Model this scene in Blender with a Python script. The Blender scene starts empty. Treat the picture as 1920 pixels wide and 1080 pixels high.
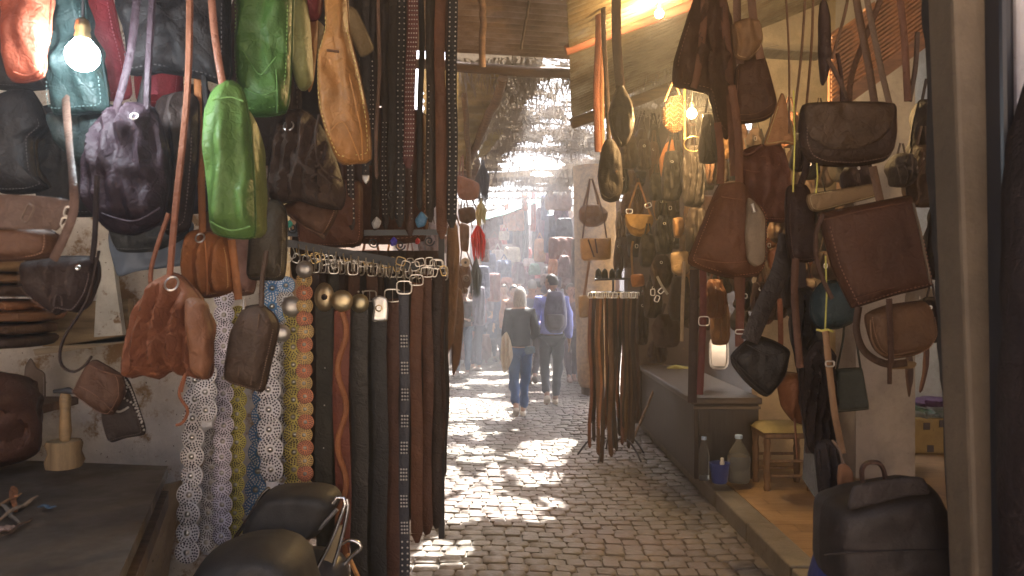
import bpy, bmesh, math, random
from mathutils import Vector, noise
R = math.radians
random.seed(7)
sc = bpy.context.scene
F = 1500.0; H = 1.62           # focal length in photo pixels, eye height

# ---------------------------------------------------------------- camera
cam = bpy.data.cameras.new('camera'); cam.sensor_width = 36; cam.lens = 36 * F / 1920
cam.clip_end = 500; cam.clip_start = 0.05
cam.dof.use_dof = True; cam.dof.focus_distance = 4.2; cam.dof.aperture_fstop = 6.3
co = bpy.data.objects.new('camera', cam); sc.collection.objects.link(co)
co.location = (0, 0, H); co.rotation_euler = (R(90), 0, 0); sc.camera = co

# ---------------------------------------------------------------- sky and sun
SUN = Vector((0.20, 0.50, 0.86)).normalized()      # from the street towards the sun
w = bpy.data.worlds.new('World'); sc.world = w; w.use_nodes = True
nt = w.node_tree; bg = nt.nodes['Background']
sky = nt.nodes.new('ShaderNodeTexSky'); sky.sky_type = 'NISHITA'; sky.sun_disc = False
sky.sun_elevation = math.asin(SUN.z); sky.sun_rotation = math.atan2(SUN.x, SUN.y)
sky.dust_density = 6.0; sky.air_density = .7; sky.ozone_density = .2
nt.links.new(sky.outputs[0], bg.inputs[0]); bg.inputs[1].default_value = 0.095
sl = bpy.data.lights.new('sun', 'SUN'); sl.energy = 5; sl.angle = R(0.6); sl.color = (1, 0.95, 0.88)
so = bpy.data.objects.new('sun', sl); sc.collection.objects.link(so)
so.rotation_euler = (-SUN).to_track_quat('-Z', 'Y').to_euler()

sc.view_settings.view_transform = 'Standard'; sc.view_settings.look = 'None'
sc.view_settings.exposure = 3.28; sc.view_settings.gamma = 1
cy = sc.cycles
cy.use_denoising = True; cy.max_bounces = 7; cy.diffuse_bounces = 4; cy.glossy_bounces = 3
cy.transmission_bounces = 4; cy.volume_bounces = 0; cy.transparent_max_bounces = 8
cy.sample_clamp_indirect = 6; cy.caustics_reflective = False; cy.caustics_refractive = False

# ---------------------------------------------------------------- materials
MATS = {}
def mat(kind, col=(.5, .5, .5), rough=.6, **k):
    key = (kind, tuple(col), rough, tuple(sorted(k.items())))
    if key in MATS: return MATS[key]
    m = bpy.data.materials.new(kind); m.use_nodes = True; MATS[key] = m
    t = m.node_tree; N = t.nodes; L = t.links; b = N['Principled BSDF']
    b.inputs['Base Color'].default_value = (*col, 1); b.inputs['Roughness'].default_value = rough
    b.inputs['Metallic'].default_value = k.get('metal', 0)
    if 'spec' in k: b.inputs['Specular IOR Level'].default_value = k['spec']
    def node(ty, **p):
        n = N.new(ty)
        for a, v in p.items():
            if a in n.inputs: n.inputs[a].default_value = v
            else: setattr(n, a, v)
        return n
    tc = node('ShaderNodeTexCoord')
    def noise_(scale, detail=4, vec=None, rough_=.6):
        n = node('ShaderNodeTexNoise'); n.inputs['Scale'].default_value = scale
        n.inputs['Detail'].default_value = detail; n.inputs['Roughness'].default_value = rough_
        L.new(vec or tc.outputs['Object'], n.inputs['Vector']); return n
    def mix(f, a, c):
        x = node('ShaderNodeMix', data_type='RGBA')
        L.new(f, x.inputs[0])
        for s, v in ((6, a), (7, c)):
            if isinstance(v, tuple): x.inputs[s].default_value = (*v[:3], 1)
            else: L.new(v, x.inputs[s])
        return x.outputs[2]
    def ramp(f, p0, p1):
        r = node('ShaderNodeMapRange'); L.new(f, r.inputs[0])
        r.inputs[1].default_value = p0; r.inputs[2].default_value = p1; return r.outputs[0]
    def bump(h, dist, strength=1.0, prev=None):
        q = node('ShaderNodeBump'); q.inputs['Distance'].default_value = dist; q.inputs['Strength'].default_value = strength
        L.new(h, q.inputs['Height'])
        if prev: L.new(prev, q.inputs['Normal'])
        return q.outputs[0]
    mul = lambda c, f: tuple(min(1, v * f) for v in c)
    if kind == 'leather':
        col = tuple(.70 * v + .003 for v in col)
        a = noise_(7, 5); c2 = noise_(45, 6); e = noise_(160, 3)
        f = ramp(a.outputs[0], .3, .7)
        base = mix(f, mul(col, .74), mul(col, 1.22))
        sc_ = ramp(c2.outputs[0], .60, .78)
        sh = node('ShaderNodeMath', operation='MULTIPLY'); L.new(sc_, sh.inputs[0]); sh.inputs[1].default_value = .45
        base = mix(sh.outputs[0], base, tuple(min(1, v * 1.5 + .03) for v in col))
        L.new(base, b.inputs['Base Color'])
        rr = node('ShaderNodeMapRange'); L.new(c2.outputs[0], rr.inputs[0])
        rr.inputs[3].default_value = rough - .13; rr.inputs[4].default_value = rough + .13
        L.new(rr.outputs[0], b.inputs['Roughness'])
        b.inputs['Specular IOR Level'].default_value = .26
        n1 = bump(noise_(14, 4).outputs[0], .02, .5)
        vo = node('ShaderNodeTexVoronoi', feature='DISTANCE_TO_EDGE'); vo.inputs['Scale'].default_value = 26
        dn = noise_(8, 3); va = node('ShaderNodeVectorMath', operation='ADD'); L.new(tc.outputs['Object'], va.inputs[0])
        vs_ = node('ShaderNodeVectorMath', operation='SCALE'); L.new(dn.outputs['Color'], vs_.inputs[0]); vs_.inputs['Scale'].default_value = .12
        L.new(vs_.outputs[0], va.inputs[1]); L.new(va.outputs[0], vo.inputs['Vector'])
        n2 = bump(ramp(vo.outputs['Distance'], 0, .10), .003, k.get('crease', .30), n1)
        L.new(bump(e.outputs[0], .0016, .8, n2), b.inputs['Normal'])
    elif kind == 'suede':
        f = ramp(noise_(18, 5).outputs[0], .3, .7)
        L.new(mix(f, mul(col, .7), mul(col, 1.3)), b.inputs['Base Color'])
        L.new(bump(noise_(220, 3).outputs[0], .002, .6), b.inputs['Normal'])
    elif kind == 'plaster':
        f = ramp(noise_(3.5, 8, rough_=.7).outputs[0], .42, .62)
        c = mix(f, col, mul(col, .72))
        dk = ramp(noise_(k.get('ds', 9), 8, rough_=.75).outputs[0], k.get('dirt', .60), k.get('dirt', .60) + .06)
        c = mix(dk, c, tuple(k.get('stain', (.20, .13, .07))))
        sp = ramp(noise_(60, 2).outputs[0], .68, .71)
        c = mix(sp, c, (.10, .07, .05)); L.new(c, b.inputs['Base Color'])
        L.new(bump(noise_(12, 8).outputs[0], .02, .5), b.inputs['Normal'])
    elif kind == 'wood':
        mp = node('ShaderNodeMapping'); L.new(tc.outputs['Object'], mp.inputs[0])
        mp.inputs['Scale'].default_value = k.get('grain', (1, 12, 12))
        f = noise_(3, 6, mp.outputs[0]).outputs[0]
        L.new(mix(ramp(f, .3, .7), mul(col, .55), mul(col, 1.3)), b.inputs['Base Color'])
        L.new(bump(f, .006, .5), b.inputs['Normal'])
    elif kind == 'tin':
        f = ramp(noise_(2.2, 8, rough_=.7).outputs[0], .40, .62)
        c = mix(f, col, tuple(k.get('rust', (.10, .055, .03))))
        st = ramp(noise_(11, 5).outputs[0], .55, .75)
        c = mix(st, c, mul(col, .55)); L.new(c, b.inputs['Base Color'])
        rr = node('ShaderNodeMapRange'); L.new(f, rr.inputs[0]); rr.inputs[3].default_value = rough; rr.inputs[4].default_value = .85
        L.new(rr.outputs[0], b.inputs['Roughness'])
        L.new(bump(noise_(25, 3).outputs[0], .004, .4), b.inputs['Normal'])
    elif kind == 'stone':
        wn = node('ShaderNodeTexVoronoi'); wn.inputs['Scale'].default_value = 6.5
        L.new(tc.outputs['Object'], wn.inputs['Vector'])
        sv = node('ShaderNodeSeparateColor'); L.new(wn.outputs['Color'], sv.inputs[0])
        c = mix(sv.outputs[0], mul(col, .82), mul(col, 1.15))
        c = mix(ramp(noise_(1.1, 4).outputs[0], .42, .62), c, tuple(k.get('tint', (.21, .155, .15))))
        c = mix(ramp(noise_(26, 6).outputs[0], .5, .75), c, mul(col, .68))
        L.new(c, b.inputs['Base Color'])
        L.new(bump(noise_(45, 5).outputs[0], .008, .6), b.inputs['Normal'])
        rr = node('ShaderNodeMapRange'); L.new(noise_(4, 4).outputs[0], rr.inputs[0]); rr.inputs[3].default_value = .3; rr.inputs[4].default_value = .75
        L.new(rr.outputs[0], b.inputs['Roughness'])
    elif kind == 'planks':
        mp = node('ShaderNodeMapping'); L.new(tc.outputs['Object'], mp.inputs[0])
        br = node('ShaderNodeTexBrick'); L.new(mp.outputs[0], br.inputs['Vector'])
        for a, v in (('Scale', 1), ('Brick Width', .9), ('Row Height', .16), ('Mortar Size', .004), ('Bias', 0)): br.inputs[a].default_value = v
        br.inputs['Color1'].default_value = (*col, 1); br.inputs['Color2'].default_value = (*mul(col, .7), 1)
        br.inputs['Mortar'].default_value = (.05, .03, .02, 1)
        m2 = node('ShaderNodeMapping'); L.new(tc.outputs['Object'], m2.inputs[0]); m2.inputs['Scale'].default_value = (2, 25, 1)
        f = noise_(2, 6, m2.outputs[0]).outputs[0]
        c = mix(ramp(f, .35, .7), br.outputs[0], mul(col, .62))
        c = mix(ramp(noise_(2.5, 6).outputs[0], .5, .7), c, mul(col, 1.2))
        L.new(c, b.inputs['Base Color']); L.new(bump(br.outputs['Fac'], .003, -.5), b.inputs['Normal'])
    elif kind == 'cloth':
        f = ramp(noise_(9, 4).outputs[0], .3, .7)
        L.new(mix(f, mul(col, .8), mul(col, 1.15)), b.inputs['Base Color'])
        L.new(bump(noise_(10, 3).outputs[0], .02, .5), b.inputs['Normal'])
    elif kind == 'reed':
        mp = node('ShaderNodeMapping'); L.new(tc.outputs['Object'], mp.inputs[0]); mp.inputs['Scale'].default_value = (30, 3, 30)
        f = noise_(1, 4, mp.outputs[0]).outputs[0]
        L.new(mix(ramp(f, .3, .7), mul(col, .45), mul(col, 1.3)), b.inputs['Base Color'])
        tl = node('ShaderNodeBsdfTranslucent'); tl.inputs[0].default_value = (*mul(col, 1.3), 1); ms = node('ShaderNodeMixShader'); ms.inputs[0].default_value = .38
        L.new(b.outputs[0], ms.inputs[1]); L.new(tl.outputs[0], ms.inputs[2]); L.new(ms.outputs[0], N['Material Output'].inputs['Surface'])
    elif kind == 'plastic':
        f = ramp(noise_(4, 6).outputs[0], .4, .65); c = mix(f, col, mul(col, .6)); L.new(c, b.inputs['Base Color'])
        tl = node('ShaderNodeBsdfTranslucent'); L.new(c, tl.inputs[0]); ms = node('ShaderNodeMixShader'); ms.inputs[0].default_value = .35
        L.new(b.outputs[0], ms.inputs[1]); L.new(tl.outputs[0], ms.inputs[2]); L.new(ms.outputs[0], N['Material Output'].inputs['Surface'])
    elif kind == 'glow':
        b.inputs['Emission Color'].default_value = (*col, 1); b.inputs['Emission Strength'].default_value = k['power']
    elif kind == 'clear':
        b.inputs['Transmission Weight'].default_value = .9; b.inputs['IOR'].default_value = 1.2
    elif kind == 'weave':
        wv = node('ShaderNodeTexWave'); wv.inputs['Scale'].default_value = k.get('sc', 25); wv.inputs['Distortion'].default_value = 1
        L.new(tc.outputs['Object'], wv.inputs['Vector'])
        w2 = node('ShaderNodeTexWave', bands_direction='Z'); w2.inputs['Scale'].default_value = k.get('sc', 25)
        L.new(tc.outputs['Object'], w2.inputs['Vector'])
        mm = node('ShaderNodeMath', operation='MULTIPLY'); L.new(wv.outputs[1], mm.inputs[0]); L.new(w2.outputs[1], mm.inputs[1])
        L.new(mix(mm.outputs[0], mul(col, .5), mul(col, 1.25)), b.inputs['Base Color'])
        L.new(bump(mm.outputs[0], .01, .8), b.inputs['Normal'])
    return m
def L_(c, r=.5): return mat('leather', c, r)
STEEL = mat('metal', (.62, .60, .56), .32, metal=1); BRASS = mat('metal', (.56, .42, .20), .36, metal=1)
IRON = mat('iron', (.035, .035, .04), .5); BLACKM = mat('leather', (.018, .014, .013), .5)
WHITE = mat('cloth', (.72, .72, .74), .7)

# ---------------------------------------------------------------- mesh helpers
def P(px, py, d): return Vector(((px - 960) * d / F, d, H - (py - 540) * d / F))
class MB:
    def __init__(s): s.v = []; s.f = []; s.m = []
    def add(s, vs, fs, mi=0):
        o = len(s.v); s.v += [Vector(v) for v in vs]; s.f += [tuple(i + o for i in f) for f in fs]; s.m += [mi] * len(fs)
    def box(s, a, b, mi=0, rot=None):
        x0, y0, z0 = a; x1, y1, z1 = b
        vs = [(x, y, z) for z in (z0, z1) for y in (y0, y1) for x in (x0, x1)]
        s.add(vs, [(0, 2, 3, 1), (4, 5, 7, 6), (0, 1, 5, 4), (2, 6, 7, 3), (0, 4, 6, 2), (1, 3, 7, 5)], mi)
    def slab(s, q, n, t, mi=0):                         # quad q (4 pts) given thickness t along n
        q = [Vector(p) for p in q]; n = Vector(n).normalized() * t
        s.add(q + [p + n for p in q], [(0, 1, 2, 3), (7, 6, 5, 4), (0, 4, 5, 1), (1, 5, 6, 2), (2, 6, 7, 3), (3, 7, 4, 0)], mi)
    def tube(s, pts, r, n=6, mi=0, closed=False):
        pts = [Vector(p) for p in pts]; m = len(pts); rs = r if isinstance(r, (list, tuple)) else [r] * m
        vs = []; up = Vector((0.13, 1, .07)).normalized()
        for i, p in enumerate(pts):
            a = pts[(i - 1) % m] if closed or i else p; c = pts[(i + 1) % m] if closed or i < m - 1 else p
            t = (c - a).normalized() if (c - a).length > 1e-9 else Vector((0, 0, 1))
            u = t.cross(up)
            if u.length < .05: u = t.cross(Vector((1, 0, 0)))
            u.normalize(); v = t.cross(u)
            vs += [p + (u * math.cos(2 * math.pi * j / n) + v * math.sin(2 * math.pi * j / n)) * rs[i] for j in range(n)]
        fs = []
        for i in range(m if closed else m - 1):
            k = (i + 1) % m
            fs += [(i * n + j, i * n + (j + 1) % n, k * n + (j + 1) % n, k * n + j) for j in range(n)]
        if not closed: fs += [tuple(range(n))[::-1], tuple((m - 1) * n + j for j in range(n))]
        s.add(vs, fs, mi)
    def lathe(s, prof, c, n=16, mi=0, axis='z'):        # prof: [(r, h)]
        vs = []; c = Vector(c)
        for r, h in prof:
            for j in range(n):
                a = 2 * math.pi * j / n; x, y = r * math.cos(a), r * math.sin(a)
                vs.append(c + (Vector((x, y, h)) if axis == 'z' else Vector((x, -h, y))))
        fs = [(i * n + j, i * n + (j + 1) % n, (i + 1) * n + (j + 1) % n, (i + 1) * n + j) for i in range(len(prof) - 1) for j in range(n)]
        fs += [tuple(range(n))[::-1], tuple((len(prof) - 1) * n + j for j in range(n))]
        s.add(vs, fs, mi)
    def dome(s, c, r, h, n=8, mi=0):                    # bulging towards the street (-Y)
        s.lathe([(r, 0), (r * .85, h * .5), (r * .5, h * .88), (r * .12, h)], c, n, mi, 'y')
def link(o, parent=None):
    sc.collection.objects.link(o)
    if parent: o.parent = parent
    return o
def build(name, mb, mats, parent=None, smooth=False, label=None):
    me = bpy.data.meshes.new(name); off = parent_loc(parent)
    me.from_pydata([v - off for v in mb.v], [], mb.f)
    for m in (mats if isinstance(mats, (list, tuple)) else [mats]): me.materials.append(m)
    me.polygons.foreach_set('material_index', mb.m)
    me.polygons.foreach_set('use_smooth', [smooth] * len(mb.f)); me.update()
    if smooth:
        try: me.set_sharp_from_angle(angle=R(50))
        except Exception: pass
    o = link(bpy.data.objects.new(name, me), parent)
    if label: o['label'] = label
    return o
def parent_loc(p):
    v = Vector()
    while p: v += p.location; p = p.parent
    return v
def tag(o, label, cat, group=None):
    o['label'] = label; o['category'] = cat
    if group: o['group'] = group
    return o
def thing(name, label, cat, loc, group=None):
    o = link(bpy.data.objects.new(name, None)); o.empty_display_size = .05; o.location = Vector(loc)
    return tag(o, label, cat, group)
def struct(name, mb, m, smooth=False):
    o = build(name, mb, m, None, smooth); o['kind'] = 'structure'; return o
def setup(o, k='structure'): o['kind'] = k; return o
def crom(pts, closed, n):
    """Catmull-Rom through pts (tuples of any length), n samples in all, evenly by chord"""
    m = len(pts); out = []; segs = m if closed else m - 1
    g = lambda i: pts[i % m] if closed else pts[max(0, min(m - 1, i))]
    per = 8
    for i in range(segs):
        p0, p1, p2, p3 = g(i - 1), g(i), g(i + 1), g(i + 2)
        for j in range(per):
            t = j / per
            out.append(tuple(.5 * (2 * b + (c - a) * t + (2 * a - 5 * b + 4 * c - d) * t * t + (3 * b - a - 3 * c + d) * t ** 3) for a, b, c, d in zip(p0, p1, p2, p3)))
    if not closed: out.append(tuple(pts[-1]))
    L = [0]; k = len(out)
    for i in range(k if closed else k - 1):
        a, b = out[i], out[(i + 1) % k]; L.append(L[-1] + math.dist(a[:2], b[:2]) + 1e-6)
    res = []; j = 0
    for i in range(n):
        s = L[-1] * i / (n if closed else n - 1)
        while j < len(L) - 2 and L[j + 1] < s: j += 1
        f = (s - L[j]) / (L[j + 1] - L[j]); a, b = out[j % k], out[(j + 1) % k]
        res.append(tuple(x + (y - x) * f for x, y in zip(a, b)))
    return res
def crom_lin(pts, n):
    # straight sided copy of the same outline, sampled so that it pairs with crom()
    m = len(pts); per = 8; a = crom(pts, True, n); out = []
    for p in a:
        best = None
        for i in range(m):
            A, B = Vector(pts[i][:2]), Vector(pts[(i + 1) % m][:2]); d = B - A
            t = max(0, min(1, (Vector(p[:2]) - A).dot(d) / max(1e-6, d.length_squared))); q = A + d * t; l = (q - Vector(p[:2])).length
            if best is None or l < best[0]: best = (l, q)
        out.append((best[1].x, best[1].y))
    return out
RING = (1, .985, .95, .9, .84, .77, .69, .6, .5, .4, .29, .16)
def soft(mb, pts, d, T, e=4, yaw=0, folds=(0, 0), gather=0, wr=.25, seed=0, mi=0, n=60, sharp=.5):
    """A stuffed body: outline pts in photo pixels, set at depth d, T metres half-thick, real depth on both sides"""
    o = crom(pts, True, n)
    if sharp:
        q = crom_lin(pts, n); o = [(a[0] * (1 - sharp) + b[0] * sharp, a[1] * (1 - sharp) + b[1] * sharp) for a, b in zip(o, q)]
    n = len(o); cx = sum(p[0] for p in o) / n; cyy = sum(p[1] for p in o) / n
    x0 = min(p[0] for p in o); x1 = max(p[0] for p in o); y0 = min(p[1] for p in o); y1 = max(p[1] for p in o)
    tn = math.tan(R(yaw)); vs = []
    def pt(x, y, s, side):
        f = max(0, 1 - s ** e) ** .5; dd = d + (x - cx) * d / F * tn
        u = (x - x0) / (x1 - x0 + 1e-6); v = (y - y0) / (y1 - y0 + 1e-6)
        th = T * f
        if folds[0]: th += folds[1] * math.sin(2 * math.pi * folds[0] * (u + .07 * math.sin(5 * v + seed)) + seed) * (1 - gather * v) * min(1, f * 1.4)
        q = P(x, y, dd)
        T_ = max(T, .03); th += T_ * wr * (.5 * noise.noise(Vector((q.x * 42, 0, q.z * 17)) + Vector((seed * 2.7, side, 0))) * min(1, f * 1.6) + noise.noise(q * 9 + Vector((seed * 3.1, side * 7.7, 0))) + .6 * noise.noise(q * 23 + Vector((seed, 0, side)))) * min(1, f * 1.5)
        return q + Vector((0, side * th, 0))
    for side in (-1, 1):
        for s in RING:
            for p in o: vs.append(pt(cx + (p[0] - cx) * s, cyy + (p[1] - cyy) * s, s, side))
        vs.append(pt(cx, cyy, 0, side))
    K = len(RING); half = K * n + 1; fs = []
    for h in (0, 1):
        b = h * half
        for r in range(K - 1):
            for j in range(n):
                q = (b + r * n + j, b + r * n + (j + 1) % n, b + (r + 1) * n + (j + 1) % n, b + (r + 1) * n + j)
                fs.append(q if h == 0 else q[::-1])
        for j in range(n):
            q = (b + (K - 1) * n + j, b + (K - 1) * n + (j + 1) % n, b + K * n)
            fs.append(q if h == 0 else q[::-1])
    for j in range(n):                                 # close the seam
        fs.append((j, half + j, half + (j + 1) % n, (j + 1) % n))
    mb.add(vs, fs, mi)
def ribbon(mb, pts, w_, d=None, t=.004, mi=0, n=None, wave=0):
    """A flat leather strip: pts (px, py[, depth]) in photo pixels, w_ in photo pixels (number or start/end list)"""
    p3 = [(p[0], p[1], p[2] if len(p) > 2 else d) for p in pts]
    if len(p3) > 2 or wave: p3 = crom(p3, False, n or max(10, 5 * len(p3)))
    m = len(p3); vs = []
    C = [P(*p) for p in p3]
    for i, c in enumerate(C):
        tg = (C[min(m - 1, i + 1)] - C[max(0, i - 1)]).normalized()
        u = tg.cross(Vector((0, 1, 0)))
        u = u.normalized() if u.length > .02 else Vector((1, 0, 0))
        k = i / (m - 1)
        ww = w_ if not isinstance(w_, (list, tuple)) else w_[0] + (w_[1] - w_[0]) * k
        hw = ww * p3[i][2] / F / 2
        if wave: c = c + Vector((0, wave * math.sin(k * 9 + c.x * 40), 0))
        nrm = tg.cross(u).normalized() * t / 2
        if nrm.y > 0: nrm = -nrm
        vs += [c - u * hw, c - u * hw * .6 + nrm * 1.6, c + u * hw * .6 + nrm * 1.6, c + u * hw, c + u * hw * .6 - nrm, c - u * hw * .6 - nrm]
    fs = [(i * 6 + j, i * 6 + (j + 1) % 6, (i + 1) * 6 + (j + 1) % 6, (i + 1) * 6 + j) for i in range(m - 1) for j in range(6)]
    fs += [(5, 4, 3, 2, 1, 0), tuple((m - 1) * 6 + j for j in range(6))]
    mb.add(vs, fs, mi)
def strap(parent, name, pts, w_, d, m, t=.004, **k):
    mb = MB(); ribbon(mb, pts, w_, d, t, **k); return build(name, mb, m, parent, True)
def rect_ring(mb, cx, cy_, wpx, hpx, d, r=.002, rot=0, mi=0):
    q = []
    for a in range(16):
        t = 2 * math.pi * a / 16; c, s = math.cos(t), math.sin(t)
        x = abs(c) ** .5 * math.copysign(1, c) * wpx / 2; y = abs(s) ** .5 * math.copysign(1, s) * hpx / 2
        q.append(P(cx + x * math.cos(rot) - y * math.sin(rot), cy_ + x * math.sin(rot) + y * math.cos(rot), d))
    mb.tube(q, r, 6, mi, True)
SEED = [0]
def bag(label, pts, d, col, T=.05, e=4, yaw=0, folds=(0, 0), gather=0, wr=.25, rough=.58, name='handbag', cat='bag', group=None,
        straps=(), handles=(), flap=None, flapcol=None, buckles=(), rings=(), seams=(), ties=(), kind='leather', part='body', extra=None, metal=None):
    SEED[0] += 1
    xs = [p[0] for p in pts]; ys = [p[1] for p in pts]
    root = thing(name, label, cat, P((min(xs) + max(xs)) / 2, min(ys), d), group)
    T *= .82; m = mat(kind, col, max(rough + .04, .47)); mb = MB(); soft(mb, pts, d, T, e, yaw, folds, gather, wr, SEED[0])
    build(part, mb, m, root, True)
    if kind == 'leather' and d < 3.8 and max(x1_ := max(xs) - min(xs), max(ys) - min(ys)) > 70 and x1_ > 34:
        o = crom(pts, True, 60); q = crom_lin(pts, 60); o = [(a[0] * .5 + b[0] * .5, a[1] * .5 + b[1] * .5) for a, b in zip(o, q)]
        cx = sum(p[0] for p in o) / 60; cyy = sum(p[1] for p in o) / 60; tn = math.tan(R(yaw))
        at = lambda p, s_: P(cx + (p[0] - cx) * s_, cyy + (p[1] - cyy) * s_, d + (p[0] - cx) * s_ * d / F * tn)
        mb = MB(); mb.tube([at(p, 1.0) for p in o], .0026, 5, 0, True); build('piping', mb, L_(tuple(c * .6 for c in col), .55), root, True)
        if e >= 4:
            mb = MB(); o2 = crom(pts, True, 180); q = crom_lin(pts, 180); o2 = [(a[0] * .5 + b[0] * .5, a[1] * .5 + b[1] * .5) for a, b in zip(o2, q)]; ff = (1 - .93 ** e) ** .5
            for i_ in range(0, 180, 2):
                if o2[i_][1] > min(ys) + (max(ys) - min(ys)) * .25: mb.tube([at(o2[i_], .93) - Vector((0, T * ff + .003, 0)), at(o2[(i_ + 1) % 180], .93) - Vector((0, T * ff + .003, 0))], .0011, 4)
            build('stitching', mb, mat('suede', tuple(min(.6, c * 2.2 + .06) for c in col), .8), root)
    for s in straps: strap(root, 'strap', s[0], s[1], s[2] if len(s) > 2 else d - .3 * T, L_(s[3], rough) if len(s) > 3 else m, .005)
    for s in handles: strap(root, 'handle', s[0], s[1], s[2] if len(s) > 2 else d - .6 * T, L_(s[3], rough) if len(s) > 3 else m, .008)
    if flap:
        mb = MB(); soft(mb, flap, d - T * 1.12, .008, 8, yaw, wr=.12 if kind != 'leather' else .4, seed=SEED[0] + .5)
        build('flap', mb, L_(flapcol or tuple(min(1, c * 1.15) for c in col), rough), root, True)
    for b in buckles:
        mb = MB(); rect_ring(mb, b[0], b[1], b[2], b[3], d - T * 1.35 - (b[5] if len(b) > 5 else 0), .0022, b[4] if len(b) > 4 else 0); build('buckle', mb, metal or STEEL, root, True)
    for r in rings:
        mb = MB(); c = P(r[0], r[1], d - T * 1.1); rr = r[2] * d / F
        mb.tube([c + Vector((rr * math.cos(a * .393), rr * .5 * math.sin(a * .393), rr * math.sin(a * .393))) for a in range(16)], .0022, 6, 0, True); build('ring', mb, metal or STEEL, root, True)
    for s in seams:
        mb = MB(); q = crom([(x, y) for x, y in s], False, 16)
        mb.tube([P(x, y, d - T * 1.02) for x, y in q], .0018, 5); build('piping', mb, L_(tuple(min(1, c * 1.5 + .01) for c in col), .6), root, True)
    for s in ties:
        mb = MB(); q = crom([(x, y) for x, y in s], False, 14)
        mb.tube([P(x, y, d - T * 1.25) for x, y in q], .0035, 5); build('drawstring', mb, m, root, True)
    if extra: extra(root, d, T)
    return root

# ================================================================ THE SETTING
mb = MB(); mb.box((-60, -20, -.3), (60, 120, -.013)); struct('ground', mb, mat('stone', (.15, .132, .112), .9, tint=(.135, .115, .102)))
def street():
    mb = MB(); rng = random.Random(3); y = 1.6; row = 0
    while y < 19:
        rh = .108 + rng.uniform(-.012, .014); x = -1.75 + (row % 2) * .09 + rng.uniform(-.02, .02)
        while x < 1.49:
            w_ = rng.uniform(.10, .155); x1 = min(x + w_, 1.50)
            if x1 - x > .05:
                g = .0034; cx, cyy = (x + x1) / 2, y + rh / 2; hx, hy = (x1 - x) / 2 - g, rh / 2 - g
                tz = rng.uniform(-.006, .006); tx = rng.uniform(-.025, .025); ty = rng.uniform(-.025, .025); rot = rng.uniform(-.05, .05)
                vs = []
                for s, z in ((1.02, -.03), (1.0, -.003), (.94, .002)):
                    for a in range(10):
                        t = 2 * math.pi * (a + .5) / 10; c, q = math.cos(t), math.sin(t)
                        px = abs(c) ** .3 * math.copysign(hx, c) * s; py = abs(q) ** .3 * math.copysign(hy, q) * s
                        px, py = px - py * rot, py + px * rot
                        X = cx + px; Y = cyy + py
                        vs.append((X, Y + .05 * math.sin(X * 2.3 + Y * .5), z + tz + px * tx + py * ty))
                vs.append((cx, cyy + .05 * math.sin(cx * 2.3 + cyy * .5), .0035 + tz))
                fs = [(r * 10 + j, r * 10 + (j + 1) % 10, (r + 1) * 10 + (j + 1) % 10, (r + 1) * 10 + j) for r in (0, 1) for j in range(10)]
                fs += [(20 + j, 20 + (j + 1) % 10, 30) for j in range(10)]
                mb.add(vs, fs)
            x = x1
        y += rh; row += 1
    o = struct('cobbled_street', mb, mat('stone', (.165, .147, .122), .6, tint=(.17, .135, .12)), True)
    mb = MB(); mb.box((-1.8, 19.05, -.03), (4, 40, -.001)); struct('street_paving', mb, mat('stone', (.20, .16, .15), .7))
street()
mb = MB(); mb.box((-12, -11, -.03), (14, -1.3, -.004)); struct('bounce_paving', mb, mat('stone', (.48, .42, .35), .8, tint=(.45, .38, .32)))  # unseen pale ground added behind the camera to bounce sun onto the low goods
mb = MB(); y = -1.0; rng = random.Random(5)
while y < 16:
    l = rng.uniform(.75, 1.0); mb.box((1.505, y + .006, -.05), (1.665 + rng.uniform(-.006, .006), y + l - .006, .115 + rng.uniform(-.006, .006))); y += l
o = struct('kerb', mb, mat('plaster', (.20, .18, .15), .8, stain=(.10, .08, .06))); bv = o.modifiers.new('edge', 'BEVEL'); bv.width = .012; bv.segments = 2
mb = MB(); mb.box((1.67, -1.5, -.05), (6.5, 9.3, .108)); struct('shop_floor', mb, mat('planks', (.37, .245, .135), .42))

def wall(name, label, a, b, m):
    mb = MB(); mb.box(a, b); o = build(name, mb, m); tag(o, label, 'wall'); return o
PL = mat('plaster', (.76, .75, .72), .9, stain=(.30, .20, .11), dirt=.52, ds=2.6)
wall('plaster_wall', 'stained white plaster wall behind the leather worker counter', (-4.2, 3.45, -.02), (-1.0, 3.6, 3.4), PL)
wall('bounce_wall', 'tall sunlit plaster wall added unseen behind the viewer to bounce warm light', (-12, -11.2, -.02), (14, -11, 7), mat('plaster', (.20, .145, .095), .9, stain=(.2, .15, .1)))  # unseen wall added behind the camera, throws warm fill onto the front faces
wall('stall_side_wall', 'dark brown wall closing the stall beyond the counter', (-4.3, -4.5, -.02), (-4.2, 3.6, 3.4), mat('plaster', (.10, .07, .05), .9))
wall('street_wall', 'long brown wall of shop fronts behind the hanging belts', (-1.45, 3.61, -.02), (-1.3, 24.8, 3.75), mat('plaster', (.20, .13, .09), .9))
wall('end_wall', 'far brown wall where the street turns, covered with goods', (-3, 25, -.02), (6, 25.2, 3.6), mat('plaster', (.13, .08, .075), .9))
wall('shop_back_wall', 'cream plaster wall at the back of the bag shop with the yellow stool', (2.16, 7.05, .1), (3.35, 7.2, 5), mat('plaster', (.52, .42, .28), .85, stain=(.45, .35, .22)))
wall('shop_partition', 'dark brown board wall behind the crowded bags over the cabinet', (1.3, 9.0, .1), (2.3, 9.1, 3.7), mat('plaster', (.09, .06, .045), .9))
wall('shop_pillar', 'pale square pillar behind the black briefcase', (2.73, 6.35, .1), (3.2, 6.75, 5), mat('plaster', (.38, .35, .33), .85, stain=(.35, .30, .27)))
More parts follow.
